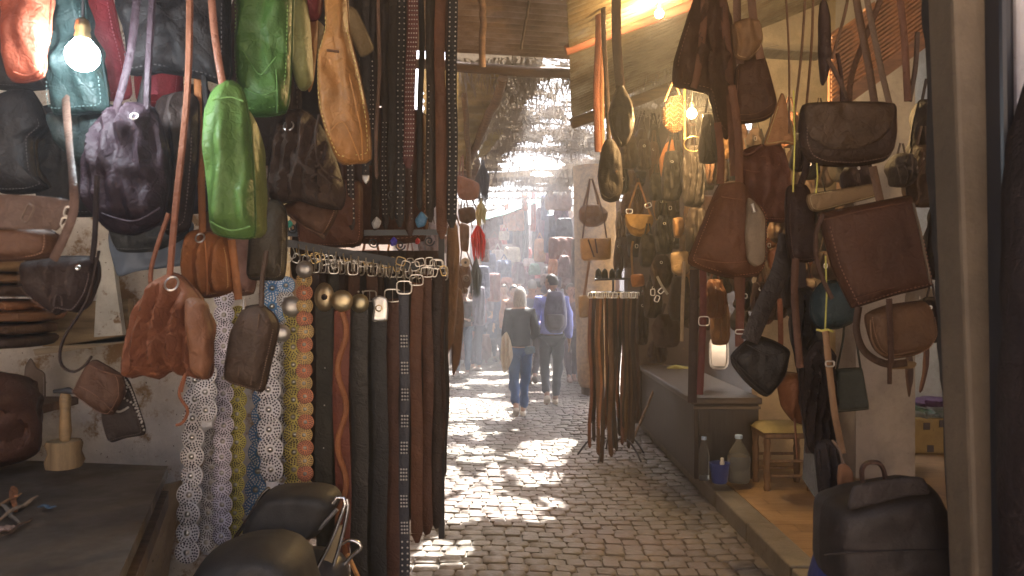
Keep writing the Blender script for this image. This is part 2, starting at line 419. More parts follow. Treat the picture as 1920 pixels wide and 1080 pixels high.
wall('back_room_wall', 'bluish white wall of the back room behind the carton', (3.2, 9.2, .1), (6.6, 9.35, 5), mat('plaster', (.55, .62, .68), .85, stain=(.4, .43, .45)))
wall('shop_side_wall', 'cream side wall of the bag shop under the slatted screen', (6.5, -4.5, -.02), (6.65, 9.2, 5), mat('plaster', (.5, .42, .32), .85))
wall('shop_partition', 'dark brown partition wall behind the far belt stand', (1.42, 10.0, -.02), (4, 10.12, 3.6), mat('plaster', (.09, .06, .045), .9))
wall('far_side_wall', 'brown front of the shops past the burlap covered pillar', (1.62, 13, -.02), (1.75, 24.9, 3.5), mat('plaster', (.20, .13, .10), .9))

# ---- roofs
def corr(name, label, c, waves, m, amp=.02, cat='roof sheet', group=None):
    """corrugated sheet: corners c00 c10 c11 c01; ridges run from c00 to c10"""
    c = [Vector(p) for p in c]; nv = waves * 6; nu = 10; nrm = (c[1] - c[0]).cross(c[3] - c[0]).normalized(); vs = []; fs = []
    for j in range(nv + 1):
        v = j / nv
        for i in range(nu + 1):
            u = i / nu; p = c[0] * (1 - u) * (1 - v) + c[1] * u * (1 - v) + c[2] * u * v + c[3] * (1 - u) * v
            vs.append(p + nrm * (amp * math.sin(2 * math.pi * v * waves) + .012 * noise.noise(p * 1.7)))
    for j in range(nv):
        for i in range(nu): a = j * (nu + 1) + i; fs.append((a, a + 1, a + nu + 2, a + nu + 1))
    mb = MB(); mb.add(vs, fs); o = build(name, mb, m, None, True)
    s = o.modifiers.new('sheet', 'SOLIDIFY'); s.thickness = .003; tag(o, label, cat, group); return o
TINB = mat('tin', (.30, .22, .175), .5, rust=(.20, .13, .09), metal=.65); TINY = mat('tin', (.40, .34, .22), .36, rust=(.24, .17, .09), metal=.65)
corr('roof_sheet', 'brown rusty corrugated roof sheet high over the middle of the street', [(-1.6, -.6, 3.62), (.85, -.6, 3.5), (.62, 6.74, 3.55), (-1.6, 6.74, 3.68)], 62, TINB, .016)
corr('roof_sheet', 'yellowish corrugated awning sheet over the bag shop, lit by the warm bulb', [(.30, 4.4, 3.22), (3.6, 4.4, 4.5), (3.6, 7.55, 4.5), (.56, 7.5, 3.23)], 34, TINY, .013)
corr('roof_sheet', 'corrugated awning sheet above the satchels, before the bulb-lit one', [(.02, -.8, 3.34), (3.6, -.8, 4.62), (3.6, 4.6, 4.56), (.28, 4.6, 3.28)], 46, TINY, .013)
mb = MB(); mb.box((3.55, -4.5, 4.5), (6.7, 9.4, 4.6)); tag(build('shop_roof', mb, mat('wood', (.10, .06, .04), .8)), 'dark boarded roof over the deep part of the bag shop', 'roof')
mb = MB(); mb.slab([(-4.3, -.8, 3.3), (-1.0, -.8, 3.3), (-1.0, 3.7, 3.3), (-4.3, 3.7, 3.3)], (0, 0, 1), .05); tag(build('stall_roof', mb, mat('wood', (.08, .05, .04), .8)), 'dark board roof over the stall with the counter', 'roof')
corr('roof_sheet', 'sloping yellowed corrugated sheet over the shop fronts beyond the belts', [P(800, 330, 8.6), P(885, 318, 9.6), P(945, 133, 7.25), P(790, 118, 7.25)], 16, mat('plastic', (.50, .40, .22), .5), .012)
corr('roof_sheet', 'rusty sheet added over the brown shop fronts on the tassel side to block daylight', [(-1.6, 9.7, 3.72), (-.5, 9.7, 3.6), (-.5, 15.8, 3.6), (-1.6, 15.8, 3.72)], 44, TINB, .012)  # added to close the roof opening that overlit the street wall
corr('roof_sheet', 'small folded yellow sheet hanging below the reed roof', [P(890, 300, 9.8), P(912, 290, 9.8), P(962, 226, 10.2), P(938, 214, 10.0)], 6, mat('plastic', (.42, .34, .18), .5), .012)
def beam(label, a, b, r, col=(.10, .06, .04), name='roof_beam', cat='beam', kind='wood'):
    mb = MB(); a, b = Vector(a), Vector(b); k = 9
    mb.tube([a + (b - a) * (i / k) + Vector((noise.noise(a * 3 + Vector((i, 0, 0))), 0, noise.noise(b * 3 + Vector((0, i, 0))))) * r * .5 for i in range(k + 1)], r, 8)
    return tag(build(name, mb, mat(kind, col, .8), None, True), label, cat)
beam('dark wooden beam under the far edge of the brown roof sheet', (-1.7, 6.76, 3.58), (.66, 6.78, 3.42), .045)
beam('sloping round rafter under the yellowed sheet beyond the belts', P(945, 148, 7.1), P(876, 312, 9.3), .045, (.16, .10, .06))
beam('thin rafter along the eave of the yellowed sheet', P(872, 180, 7.6), P(880, 330, 9.3), .03, (.18, .11, .06))
beam('red painted pole crossing under the corrugated awning', (.35, 5.32, 3.20), (2.3, 5.32, 3.90), .035, (.17, .05, .025))
beam('brown wooden pole crossing near the awning edge', (.55, 7.35, 3.12), (2.6, 7.35, 3.9), .05, (.14, .08, .04))
beam('dangling bare branch piece under the brown roof sheet', P(992, 0, 5), P(977, 92, 5.1), .008, (.05, .03, .02), 'hanging_cable', 'cable')
beam('square brown post standing up through the roof gap', P(903, -20, 5), P(905, 125, 5.2), .022, (.20, .12, .08), 'roof_post', 'post')

# ---- reed roof with real gaps: each gap lets one patch of sun reach the street
SP = [(801,1038,16,19),(831,1038,14,16),(872,1038,22,16),(787,1069,20,12),(866,1075,12,6),(958,1033,13,6),(972,1025,9,8),(1030,1038,10,6),
 (861,957,39,18),(896,943,32,16),(945,953,25,16),(931,980,18,12),(838,971,14,8),(979,944,10,6),(980,958,9,8),(998,957,11,10),(1024,965,10,8),(993,973,11,8),(1000,982,9,5),(1042,949,11,9),(1040,920,7,5),(1024,937,10,4),
 (833,900,21,19),(857,906,28,11),(926,881,11,7),(921,895,18,9),(984,890,19,8),(991,902,16,9),(1031,897,21,9),(958,884,7,4),(1019,841,35,11),(987,853,28,5),(1058,834,21,9),(1023,865,25,6),(1035,870,14,6),
 (856,842,16,8),(900,846,18,5),(900,862,35,4),(896,821,10,4),(864,805,30,8),(896,808,10,7),(861,784,39,4),(878,776,45,4),(886,762,53,9),(928,762,21,6),(963,779,42,7),(871,751,32,3),(856,722,10,3),(875,727,5,2),(1000,1035,5,4),(905,921,30,6)]
def reed_roof():
    ZR = 3.66; c = .028; x0, x1, y0, y1 = -.48, 2.7, 6.8, 15.6; holes = []
    k = ZR / SUN.z
    for px, py, rx, ry in SP:
        Y = F * H / (py - 540); X = (px - 960) * Y / F
        bx = .004
        holes.append((X + SUN.x * k, Y + SUN.y * k, rx * Y / F * 1.45, ry * Y * Y / (F * H) * 1.45))
    for (hx, hy, hz, r) in ((.10, 9.9, 1.60, .15), (-.12, 9.9, 1.25, .07), (.32, 9.85, 1.3, .06), (.22, 9.9, 1.42, .05), (.45, 10.9, 1.55, .05), (-.6, 14.4, 1.5, .2), (.05, 13, 1.6, .2)):
        q = (ZR - hz) / SUN.z; holes.append((hx + SUN.x * q, hy + SUN.y * q, r, r))
    nx = int((x1 - x0) / c); ny = int((y1 - y0) / c)
    open_ = set()
    for hx, hy, rx, ry in holes:
        for i in range(int((hx - rx * 1.4 - x0) / c), int((hx + rx * 1.4 - x0) / c) + 1):
            for j in range(int((hy - ry * 1.4 - y0) / c), int((hy + ry * 1.4 - y0) / c) + 1):
                X = x0 + (i + .5) * c; Y = y0 + (j + .5) * c
                q = ((X - hx) / rx) ** 2 + ((Y - hy) / ry) ** 2
                if q < 1 + .35 * noise.noise(Vector((X * 14, Y * 14, 1))) + .45 * noise.noise(Vector((X * 70, Y * 30, 3))): open_.add((i, j))
    zf = lambda X, Y: ZR + .05 * noise.noise(Vector((X * 1.3, Y * 1.3, 0))) - .035 * abs(math.sin(Y * 2.7))
    idx = {}; vs = []; fs = []
    def vid(i, j):
        if (i, j) not in idx:
            X = x0 + i * c; Y = y0 + j * c
            idx[(i, j)] = len(vs); vs.append((X + .008 * noise.noise(Vector((X * 40, Y * 40, 0))), Y + .008 * noise.noise(Vector((X * 40, Y * 40, 9))), zf(X, Y)))
        return idx[(i, j)]
    for i in range(nx):
        for j in range(ny):
            if (i, j) in open_: continue
            Y = y0 + j * c; X = x0 + i * c
            if Y > 11.8 and noise.noise(Vector((X * .8, Y * 3.0, 4))) > .42: continue
            fs.append((vid(i, j), vid(i + 1, j), vid(i + 1, j + 1), vid(i, j + 1)))
    mb = MB(); mb.add(vs, fs); M = mat('reed', (.30, .265, .225), .8)
    root = thing('reed_roof', 'ragged reed mat roof with sun showing through its many gaps', 'roof', (.6, 7.2, ZR))
    o = build('reed_mat', mb, M, root); o.modifiers.new('t', 'SOLIDIFY').thickness = .012
    near_hole = lambda X, Y: any(((X - h[0]) / (h[2] + .06)) ** 2 + ((Y - h[1]) / (h[3] + .12)) ** 2 < 1 for h in holes)
    rng = random.Random(2)
    for k_, Yb in enumerate((7.1, 7.5, 7.9, 8.35, 8.9, 9.5, 10.1, 10.8, 11.6, 12.5, 13.4, 14.4, 15.4)):
        mb = MB()
        for _ in range(420):
            X = rng.uniform(-.5, 2.2); Y = Yb + rng.uniform(-.12, .12); l = rng.uniform(.05, .22) * (1 + .6 * rng.random() ** 3)
            z = zf(X, Y); a = rng.uniform(-.5, .5); w_ = rng.uniform(.003, .009)
            if near_hole(X + math.sin(a) * l * .7, Y) and rng.random() < .58: continue
            e = Vector((X + math.sin(a) * l, Y + rng.uniform(-.1, .1), z - l * math.cos(a)))
            mb.add([(X - w_, Y, z), (X + w_, Y, z), e + Vector((w_ * .3, 0, 0)), e - Vector((w_ * .3, 0, 0)), (X, Y + w_, z)], [(0, 1, 2, 3), (1, 4, 2), (4, 0, 3)])
        for _ in range(26):                                     # loose stalks lying crosswise, sagging
            X = rng.uniform(-.5, 1.6); l = rng.uniform(.3, .9)
            if any(near_hole(X + l * u, Yb) for u in (0, .33, .66, 1)) and rng.random() < .85: continue
            z = zf(X, Yb) - rng.uniform(.01, .05); a = rng.uniform(-.5, .5)
            mb.tube([(X, Yb, z), (X + l * .5, Yb + a * l * .5, z - rng.uniform(.0, .07)), (X + l, Yb + a * l, z - .01)], .004, 4)
        build('reed_fringe', mb, M, root)
    mb = MB()                                                   # fine straws crossing the gaps
    for _ in range(1500):
        X = rng.uniform(-.45, 2.0); Y = rng.uniform(6.9, 12.5); l = rng.uniform(.15, .6); a = rng.gauss(0, .5); z = zf(X, Y) - rng.uniform(-.03, .05)
        if rng.random() < .45: a += 1.4; l *= .6
        mb.tube([(X, Y, z), (X + math.cos(a) * l * .5, Y + math.sin(a) * l * .5, z - rng.uniform(0, .05)), (X + math.cos(a) * l, Y + math.sin(a) * l, z - rng.uniform(0, .10))], rng.uniform(.0025, .0045), 3)
    build('reed_straws', mb, M, root)
reed_roof()
def far_mats():
    rng = random.Random(8)
    for i, Y in enumerate((16.3, 17.6, 19.2)):
        root = thing('reed_mat', ['narrow reed mat spanning the street just past the big reed roof', 'second reed mat across the street beyond the first gap of sky', 'last reed mat across the street before the white canvas'][i], 'reed mat', (0, Y, 3.6), 'reed mats across the far street')
        mb = MB(); vs = []; n = 260
        for j in range(n + 1):
            X = -1.6 + 4.4 * j / n; vs += [(X, Y + .1 * rng.random(), 3.6 - .1 * rng.random() * noise.noise(Vector((j * .3, i, 0))) ), (X, Y + .55 + .2 * rng.random(), 3.65)]
        mb.add(vs, [(2 * j, 2 * j + 1, 2 * j + 3, 2 * j + 2) for j in range(n)])
        o = build('mat', mb, mat('reed', (.24, .22, .20), .8), root); o.modifiers.new('t', 'SOLIDIFY').thickness = .02
        mb = MB()
        for _ in range(160):
            X = rng.uniform(-1.4, 2.6); l = rng.uniform(.06, .35); w_ = .008; dx = rng.uniform(-.1, .1)
            mb.add([(X - w_, Y, 3.58), (X + w_, Y, 3.58), (X + dx, Y + rng.uniform(-.1, .1), 3.58 - l)], [(0, 1, 2)])
        build('reed_fringe', mb, mat('reed', (.24, .22, .20), .8), root)
far_mats()
def canvas(name, label, q, col, sag=.15):
    mb = MB(); q = [Vector(p) for p in q]; n = 12; vs = []
    for j in range(n + 1):
        for i in range(n + 1):
            u, v = i / n, j / n; p = q[0] * (1 - u) * (1 - v) + q[1] * u * (1 - v) + q[2] * u * v + q[3] * (1 - u) * v
            vs.append(p - Vector((0, 0, sag * 4 * u * (1 - u) + .05 * noise.noise(p * 3))))
    mb.add(vs, [(j * (n + 1) + i, j * (n + 1) + i + 1, (j + 1) * (n + 1) + i + 1, (j + 1) * (n + 1) + i) for j in range(n) for i in range(n)])
    o = build(name, mb, mat('cloth', col, .8), None, True); o.modifiers.new('t', 'SOLIDIFY').thickness = .006
    tag(o, label, 'awning'); return o
canvas('canvas_awning', 'bright white sunlit canvas awning at the far end of the street', [P(905, 408, 18.5), P(1068, 352, 18.5), P(1075, 330, 22), P(915, 372, 22)], (.8, .78, .76), .05)
canvas('green_awning', 'teal green edged awning strip below the white canvas', [P(905, 414, 18.3), P(1068, 358, 18.3), P(1068, 352, 18.45), P(905, 407, 18.45)], (.12, .30, .27), .02)
canvas('canvas_awning', 'cream crumpled canvas hung high over the end of the street', [P(960, 335, 20), P(1100, 318, 20), P(1105, 296, 23), P(975, 300, 24)], (.75, .68, .62), .1)
canvas('plastic_sheet', 'torn translucent white sheet above the tan pillar', [P(1050, 300, 13), P(1105, 305, 13.2), P(1100, 235, 13), P(1060, 260, 12.8)], (.75, .75, .78), .05)

# ================================================================ LEFT STALL
DK = (.045, .028, .022); BR = (.13, .062, .032); MB_ = (.20, .095, .04); RU = (.36, .13, .05); TAN = (.46, .23, .085); BK = (.026, .022, .022)
GREEN = (.12, .24, .055); YG = (.34, .36, .12); PU = (.036, .018, .026)
G1 = 'bags hanging over the stall with the counter'
bag('glossy orange red leather bag beside the white light bulb', [(20,-80),(95,-80),(92,60),(84,115),(78,146),(48,154),(22,150),(12,110),(13,40)], 1.65, (.50,.12,.06), .055, 3, rough=.28, wr=.5, name='tote_bag', group=G1,
    seams=[[(25,135),(50,142),(76,132)]])
bag('dark teal plastic wrapped bag directly behind the glowing white bulb', [(96,-60),(150,-60),(165,60),(190,110),(203,205),(160,213),(100,213),(94,120)], 1.84, (.03,.06,.058), .05, 4, rough=.22, wr=.9, name='wrapped_bag', group=G1)
bag('bright red tall bag hanging just past the white bulb', [(120,-60),(195,-60),(222,60),(238,120),(245,182),(190,186),(165,120),(130,40)], 2.05, (.55,.05,.07), .05, 4, rough=.4, name='tote_bag', group=G1,
    extra=lambda r,d,T: strap(r,'strap',[(276,-60),(285,80),(286,178)],20,2.15,L_((.5,.05,.07))))
bag('red bag mostly hidden behind black bags, showing as small red patches', [(255,60),(340,60),(335,192),(258,190)], 2.5, (.52,.05,.07), .05, 5, name='tote_bag', group=G1)
bag('big black bag with soft top filling the space under the roof', [(215,-60),(420,-60),(432,70),(428,160),(390,150),(300,135),(245,140),(236,60)], 1.95, (.018,.014,.014), .07, 5, wr=.5, name='tote_bag', group=G1,
    straps=[([(300,-60),(290,60),(262,200)],15),([(345,-60),(372,60),(392,240)],12)])
bag('teal black clutch hanging lowest under the white bulb', [(98,214),(190,210),(212,230),(208,288),(180,303),(150,305),(108,270)], 1.9, (.03,.045,.045), .05, 3, rough=.35, wr=.6, group=G1,
    rings=[(172,305,7)])
bag('large dark purple hobo bag with gathered top and small ring', [(172,250),(200,210),(250,192),(292,206),(310,262),(318,340),(304,415),(255,440),(205,432),(165,385),(158,310)], 1.82, PU, .09, 3, folds=(5,.014), gather=.7, wr=.4, name='hobo_bag', group=G1,
    straps=[([(215,215),(246,90),(262,-70)],16),([(275,205),(280,90),(290,-70)],14)], seams=[[(190,400),(250,415),(300,390)]], rings=[(252,218,6)])
bag('narrow blackish brown bag squeezed between the purple hobo and the green tote', [(295,190),(345,172),(372,190),(370,300),(356,425),(318,442),(296,400),(288,290)], 1.95, (.06,.04,.035), .07, 4, folds=(3,.01), wr=.4, name='tote_bag', group=G1)
bag('bright green tote with yellow green side, the lower of two green bags', [(386,205),(400,168),(430,150),(456,170),(468,240),(476,330),(477,442),(430,445),(398,432),(390,350),(384,270)], 1.85, GREEN, .06, 3.4, folds=(2,.008), wr=.3, rough=.36, name='tote_bag', group=G1,
    straps=[([(392,-70),(402,60),(420,175)],14,1.84,(.30,.12,.07))],
    seams=[[(398,188),(432,182),(456,190)],[(393,415),(430,432),(470,425)]],
    extra=lambda r,d,T: build('side_gusset', (lambda m:(soft(m,[(466,210),(480,230),(494,320),(497,436),(482,446),(474,440),(470,320)],1.93,.045,4,wr=.4,seed=3),m)[1])(MB()), L_((.28,.32,.09),.45), r, True))
bag('darker green shoulder bag with stitched V, above the other green tote', [(448,-60),(545,-60),(548,60),(545,150),(536,210),(500,218),(466,216),(450,170),(444,110),(446,40)], 2.05, (.075,.17,.035), .07, 4, wr=.35, rough=.42, name='shoulder_bag', group=G1,
    seams=[[(452,88),(470,118),(488,140),(505,122),(518,106)],[(458,165),(490,178),(522,168)],[(518,130),(520,170),(520,212)]],
    extra=lambda r,d,T: build('side_gusset', (lambda m:(soft(m,[(546,-60),(566,-60),(580,60),(586,150),(570,172),(556,160),(548,90)],2.15,.04,4,wr=.4,seed=4),m)[1])(MB()), L_((.32,.33,.13),.5), r, True))
bag('striped orange and sand lining cloth hanging open beside the green bag', [(564,-60),(592,-60),(596,60),(588,150),(578,172),(568,100)], 2.25, (.55,.26,.10), .02, 4, wr=.8, name='cloth_bag', group=G1)
bag('maroon pouch tucked above the long tan bag', [(560,-60),(605,-60),(602,22),(592,38),(570,32)], 2.2, (.25,.045,.045), .04, 3, name='pouch', group=G1)
bag('long honey tan leather bag ending in a flat bottom edge', [(608,-60),(645,-60),(655,60),(672,130),(692,230),(695,300),(668,306),(637,306),(612,250),(598,190),(597,110),(612,50)], 2.1, (.42,.20,.06), .045, 4, yaw=12, folds=(2,.008), wr=.5, rough=.34, name='shoulder_bag', group=G1,
    seams=[[(640,60),(655,140),(676,240),(680,300)],[(620,245),(645,230),(675,300)]], straps=[([(628,-60),(632,40),(616,110)],10)],
    extra=lambda r,d,T: strap(r,'handle_slot',[(613,94),(636,97)],5,2.03,L_((.12,.05,.02))))
bag('folded cream and olive leather piece behind the long tan bag', [(580,30),(608,50),(598,102),(585,85)], 2.3, (.55,.46,.26), .02, 3, name='leather_piece', cat='leather piece', group=G1)
bag('khaki brown folded pouch right of the long tan bag', [(645,10),(668,20),(700,90),(676,105),(650,50)], 2.45, (.30,.22,.11), .03, 3, name='pouch', group=G1)
bag('dark brown drawstring sack with deep folds and thin ties', [(505,300),(520,240),(545,207),(575,208),(606,240),(632,300),(648,360),(640,392),(600,388),(560,375),(520,382),(503,360)], 2.15, (.075,.045,.03), .075, 3, folds=(6,.018), gather=.4, wr=.4, name='drawstring_bag', group=G1,
    ties=[[(598,215),(592,260),(600,310),(640,340)],[(580,335),(600,325),(622,345)]], rings=[(541,236,9)], straps=[([(545,205),(548,120),(552,20)],9)])
bag('brown purse with slanting flap edge hanging under the drawstring sack', [(530,392),(560,372),(620,360),(632,350),(632,400),(608,443),(570,425)], 2.25, BR, .05, 4, wr=.4, group=G1, seams=[[(535,395),(570,425),(608,442)]], rings=[(514,374,7)],
    straps=[([(498,358),(540,395),(610,448)],8)])
bag('olive brown tall bag with straight sides above the blue belts', [(470,450),(498,380),(520,376),(536,395),(537,450),(532,521),(500,524),(466,520)], 2.1, (.085,.065,.04), .05, 5, wr=.3, name='tote_bag', group=G1,
    seams=[[(500,385),(498,450),(497,520)],[(512,512),(520,495),(526,510)]], straps=[([(497,380),(490,330),(470,280)],18)])
bag('grey brown satchel with buckled strap at the edge of the stall', [(-90,430),(60,425),(108,440),(104,476),(60,486),(-90,488)], 1.5, (.16,.08,.045), .06, 6, wr=.2, name='satchel', group=G1,
    flap=[(-90,366),(60,366),(134,376),(128,402),(108,432),(84,430),(-90,428)], flapcol=(.15,.095,.07),
    straps=[([(118,120,1.93),(128,250,1.7),(136,330,1.45),(138,395,1.40),(118,450,1.40),(100,486,1.41)],18,1.40,(.15,.09,.065))], buckles=[(131,398,20,18,.3),(126,418,22,18,.3,.002)],
    extra=lambda r,d,T: build('strap_loop', (lambda m:(rect_ring(m,52,400,14,34,1.42,.0018,.45),m)[1])(MB()), L_((.2,.14,.1)), r, True))
bag('black brown shoulder bag hanging under the grey brown satchel', [(48,492),(110,482),(180,484),(184,520),(172,556),(150,584),(118,580),(108,590),(72,566),(46,535)], 1.62, (.045,.028,.024), .06, 4, wr=.3, name='shoulder_bag', group=G1,
    straps=[([(182,330),(178,440),(172,492)],11),([(186,470),(165,560),(120,635),(114,680),(136,697),(158,686),(172,668)],5,1.6)], seams=[[(100,575),(104,555),(114,556),(116,574)]], rings=[(146,502,3)])
bag('slate blue canvas pouch hanging level above the rust sack', [(206,428),(360,415),(352,470),(345,497),(260,508),(220,517)], 2.55, (.13,.17,.24), .02, 7, wr=.5, name='canvas_pouch', group=G1, kind='cloth')
bag('charcoal soft bag over the slate blue pouch', [(205,425),(215,370),(300,350),(345,365),(352,440),(290,470),(222,470)], 2.4, (.06,.065,.07), .06, 4, wr=.5, name='tote_bag', group=G1)
bag('big rust red bucket sack with gathered neck and hanging ties', [(246,630),(262,575),(298,525),(322,512),(345,520),(376,560),(396,610),(399,662),(392,712),(372,690),(350,706),(322,694),(300,710),(270,702),(242,708),(240,670)], 1.8, (.26,.095,.045), .10, 3, folds=(5,.02), gather=.1, wr=.25, name='bucket_bag', group=G1,
    straps=[([(318,520),(328,400),(352,160),(356,-70)],13),([(285,560),(284,500),(316,400)],9)], rings=[(322,532,12)],
    ties=[[(346,705),(336,740),(352,768),(343,792),(330,797)],[(348,700),(340,735)]],
    extra=lambda r,d,T: build('side_pocket', (lambda m:(soft(m,[(352,560),(385,565),(398,620),(398,680),(386,712),(362,700),(356,640)],1.74,.03,4,wr=.4,seed=9),m)[1])(MB()), L_((.27,.12,.06),.5), r, True))
bag('orange brown drawstring bag hanging above the rust red sack', [(349,442),(368,432),(396,434),(424,446),(434,480),(438,540),(420,552),(385,558),(352,548),(344,500)], 1.98, (.38,.145,.045), .06, 4, folds=(3,.012), wr=.3, name='drawstring_bag', group=G1,
    straps=[([(380,440),(376,300),(366,60)],14),([(434,450),(440,500),(447,562)],15)], rings=[(375,446,8)], seams=[[(384,450),(388,500),(388,552)]])
bag('long dark brown double pouch hanging before the white disc belts', [(436,620),(458,578),(492,572),(514,590),(522,612),(505,690),(494,733),(462,726),(424,712),(428,670)], 1.88, (.085,.05,.03), .055, 5, wr=.2, name='pouch', group=G1,
    seams=[[(456,600),(452,650),(446,705)],[(486,590),(480,650),(470,722)],[(450,625),(458,605),(466,625),(460,650),(450,645)]], straps=[([(458,560),(457,580)],4,1.86,(.5,.5,.5)),([(490,575),(492,520),(500,470)],10)])
bag('small brown boxy purse hanging from the ledge of the plaster wall', [(166,682),(182,676),(228,704),(232,742),(212,776),(188,772),(140,736),(146,722)], 2.3, (.13,.065,.04), .04, 6, wr=.2, group=G1,
    seams=[[(166,684),(190,695),(228,706)],[(148,724),(180,742),(212,772)]])
def stud_chain(r, d, T):
    m = MB()
    for line in ([(216,690),(238,720),(232,745),(250,758),(262,785),(270,806)],[(226,700),(244,728),(256,760),(266,790)],[(205,760),(222,772),(240,764)]):
        for x, y in crom([tuple(map(float,p)) for p in line], False, 20): m.dome(P(x, y, d - T * 1.15), .004, .003, 6)
    build('stud_row', m, STEEL, r, True)
bag('black pouch edged with rows of silver studs below the boxy purse', [(192,772),(222,700),(240,712),(262,770),(272,812),(236,820),(207,828),(196,800)], 2.36, (.06,.045,.04), .03, 6, wr=.2, name='studded_pouch', group=G1, extra=stud_chain)
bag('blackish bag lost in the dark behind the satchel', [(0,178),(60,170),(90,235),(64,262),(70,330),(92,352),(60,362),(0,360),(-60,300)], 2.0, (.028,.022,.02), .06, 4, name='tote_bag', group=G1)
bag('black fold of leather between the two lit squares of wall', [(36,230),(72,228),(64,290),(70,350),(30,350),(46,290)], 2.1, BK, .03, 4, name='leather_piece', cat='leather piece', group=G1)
# a few dark bags deeper under the stall roof
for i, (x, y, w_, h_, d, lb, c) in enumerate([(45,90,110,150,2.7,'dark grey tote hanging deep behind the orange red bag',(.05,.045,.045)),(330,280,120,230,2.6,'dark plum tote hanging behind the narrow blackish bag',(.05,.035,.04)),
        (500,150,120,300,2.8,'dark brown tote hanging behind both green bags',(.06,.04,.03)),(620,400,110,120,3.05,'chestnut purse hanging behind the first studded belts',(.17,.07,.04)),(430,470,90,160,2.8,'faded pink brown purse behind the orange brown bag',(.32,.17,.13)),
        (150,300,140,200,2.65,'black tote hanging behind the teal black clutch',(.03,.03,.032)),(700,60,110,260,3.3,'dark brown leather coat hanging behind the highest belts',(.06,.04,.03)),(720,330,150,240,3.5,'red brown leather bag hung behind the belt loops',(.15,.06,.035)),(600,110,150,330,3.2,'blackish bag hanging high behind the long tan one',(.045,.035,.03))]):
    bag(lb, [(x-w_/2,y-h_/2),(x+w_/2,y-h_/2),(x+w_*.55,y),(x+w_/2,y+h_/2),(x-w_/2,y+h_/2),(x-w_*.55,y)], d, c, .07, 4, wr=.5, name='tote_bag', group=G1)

# ---- counter, wall ledge, tools
def counter():
    t = thing('work_counter', 'dark work counter with a lipped edge in front of the plaster wall', 'counter', (-1.8, 2.2, 0))
    z = .98
    mb = MB(); mb.slab([(-4.1, 1.0, z), (-.60, 1.0, z), (-1.17, 2.72, z), (-4.1, 3.2, z)], (0, 0, 1), .035); build('top', mb, mat('tin', (.10, .085, .07), .45, rust=(.07, .05, .035)), t)
    mb = MB(); mb.slab([(-4.05, 1.05, z - .09), (-.60, 1.02, z - .09), (-1.15, 2.68, z - .09), (-4.05, 3.0, z - .09)], (0, 0, 1), .05); build('apron', mb, mat('wood', (.12, .08, .055), .6), t)
    mb = MB(); mb.slab([(-4.0, 1.1, 0), (-.68, 1.1, 0), (-1.22, 2.62, 0), (-4.0, 3.0, 0)], (0, 0, 1), z - .09); build('cabinet', mb, mat('wood', (.09, .06, .045), .6, grain=(12, 12, 1)), t)
counter()
mb = MB(); q = [P(62, 655, 3.3), P(246, 628, 3.3), P(246, 641, 3.3), P(66, 667, 3.3)]; mb.slab(q, (0, 1, 0), .14)
tag(build('wall_ledge', mb, mat('wood', (.50, .44, .34), .7)), 'pale wooden ledge nailed across the plaster wall', 'shelf')
mb = MB(); q = [P(186, 452, 3.2), P(206, 448, 3.2), P(230, 628, 3.2), P(176, 632, 3.2)]; mb.slab(q, (0, 1, 0), .03)
tag(build('wall_board', mb, mat('plaster', (.66, .68, .66), .8)), 'upright white painted board leaning above the ledge', 'board')
mb = MB(); q = [P(84, 570, 3.3), P(240, 560, 3.3), P(240, 640, 3.3), P(80, 650, 3.3)]; mb.slab(q, (0, 1, 0), .05)
tag(build('wall_panel', mb, mat('wood', (.36, .28, .17), .8)), 'yellowed wooden panel on the wall over the ledge', 'board')
mb = MB(); mb.slab([P(275,920,2.75), P(332,905,2.95), P(300,1120,2.95), P(268,1120,2.75)], (0, 1, 0), .05)
tag(build('wall_panel', mb, mat('plaster', (.42, .36, .28), .9, stain=(.25,.22,.25))), 'scuffed beige board standing on the floor beside the counter', 'board')
bag('speckled grey cut leather blank with a tongue shaped end on the wall', [(48,688),(58,672),(68,690),(84,702),(84,765),(70,772),(62,795),(54,772),(42,768),(46,720)], 3.3, (.34,.28,.25), .006, 8, name='leather_blank', cat='leather piece')
def stump():
    t = thing('wood_block', 'chunky pale wood block with a hammer handle standing on it, on the counter', 'wood block', P(120, 878, 2.45))
    mb = MB(); c = P(120, 876, 2.45); n = 14
    mb.lathe([(.05, 0), (.053, .02), (.05, .045), (.053, .07), (.048, .082)], c, n)
    mb.v = [v + Vector((noise.noise(v * 40), noise.noise(v * 37), 0)) * .008 for v in mb.v]
    build('block', mb, mat('wood', (.27, .19, .10), .8, grain=(14, 14, 1)), t, True)
    mb = MB(); mb.lathe([(.016, 0), (.018, .03), (.015, .09), (.017, .13), (.012, .15)], c + Vector((.004, 0, .082)), 10); build('handle', mb, mat('wood', (.26, .17, .08), .6), t, True)
    mb = MB(); mb.tube([c + Vector((-.03, 0, .232)), c + Vector((.02, -.01, .236)), c + Vector((.045, -.01, .228))], [.006, .011, .005], 8); build('head', mb, IRON, t, True)
stump()
rng = random.Random(11)
SC = [('reddish brown leather strip', (.36, .15, .07)), ('pale brown leather strip', (.42, .30, .20)), ('tan curled leather strip', (.45, .26, .13)), ('greyish leather offcut', (.30, .26, .22)), ('blue plastic scrap', (.10, .17, .26)),
      ('dark brown leather offcut', (.14, .08, .05)), ('pinkish leather offcut', (.44, .30, .24)), ('orange leather offcut', (.5, .22, .1))]
SPOS = [(20,925,30,960,12),(0,975,70,935,12),(-10,955,40,930,8),(0,945,35,985,9),(72,952,104,955,10),(5,1010,60,975,9),(-10,1000,30,992,22),(30,935,24,915,14)]
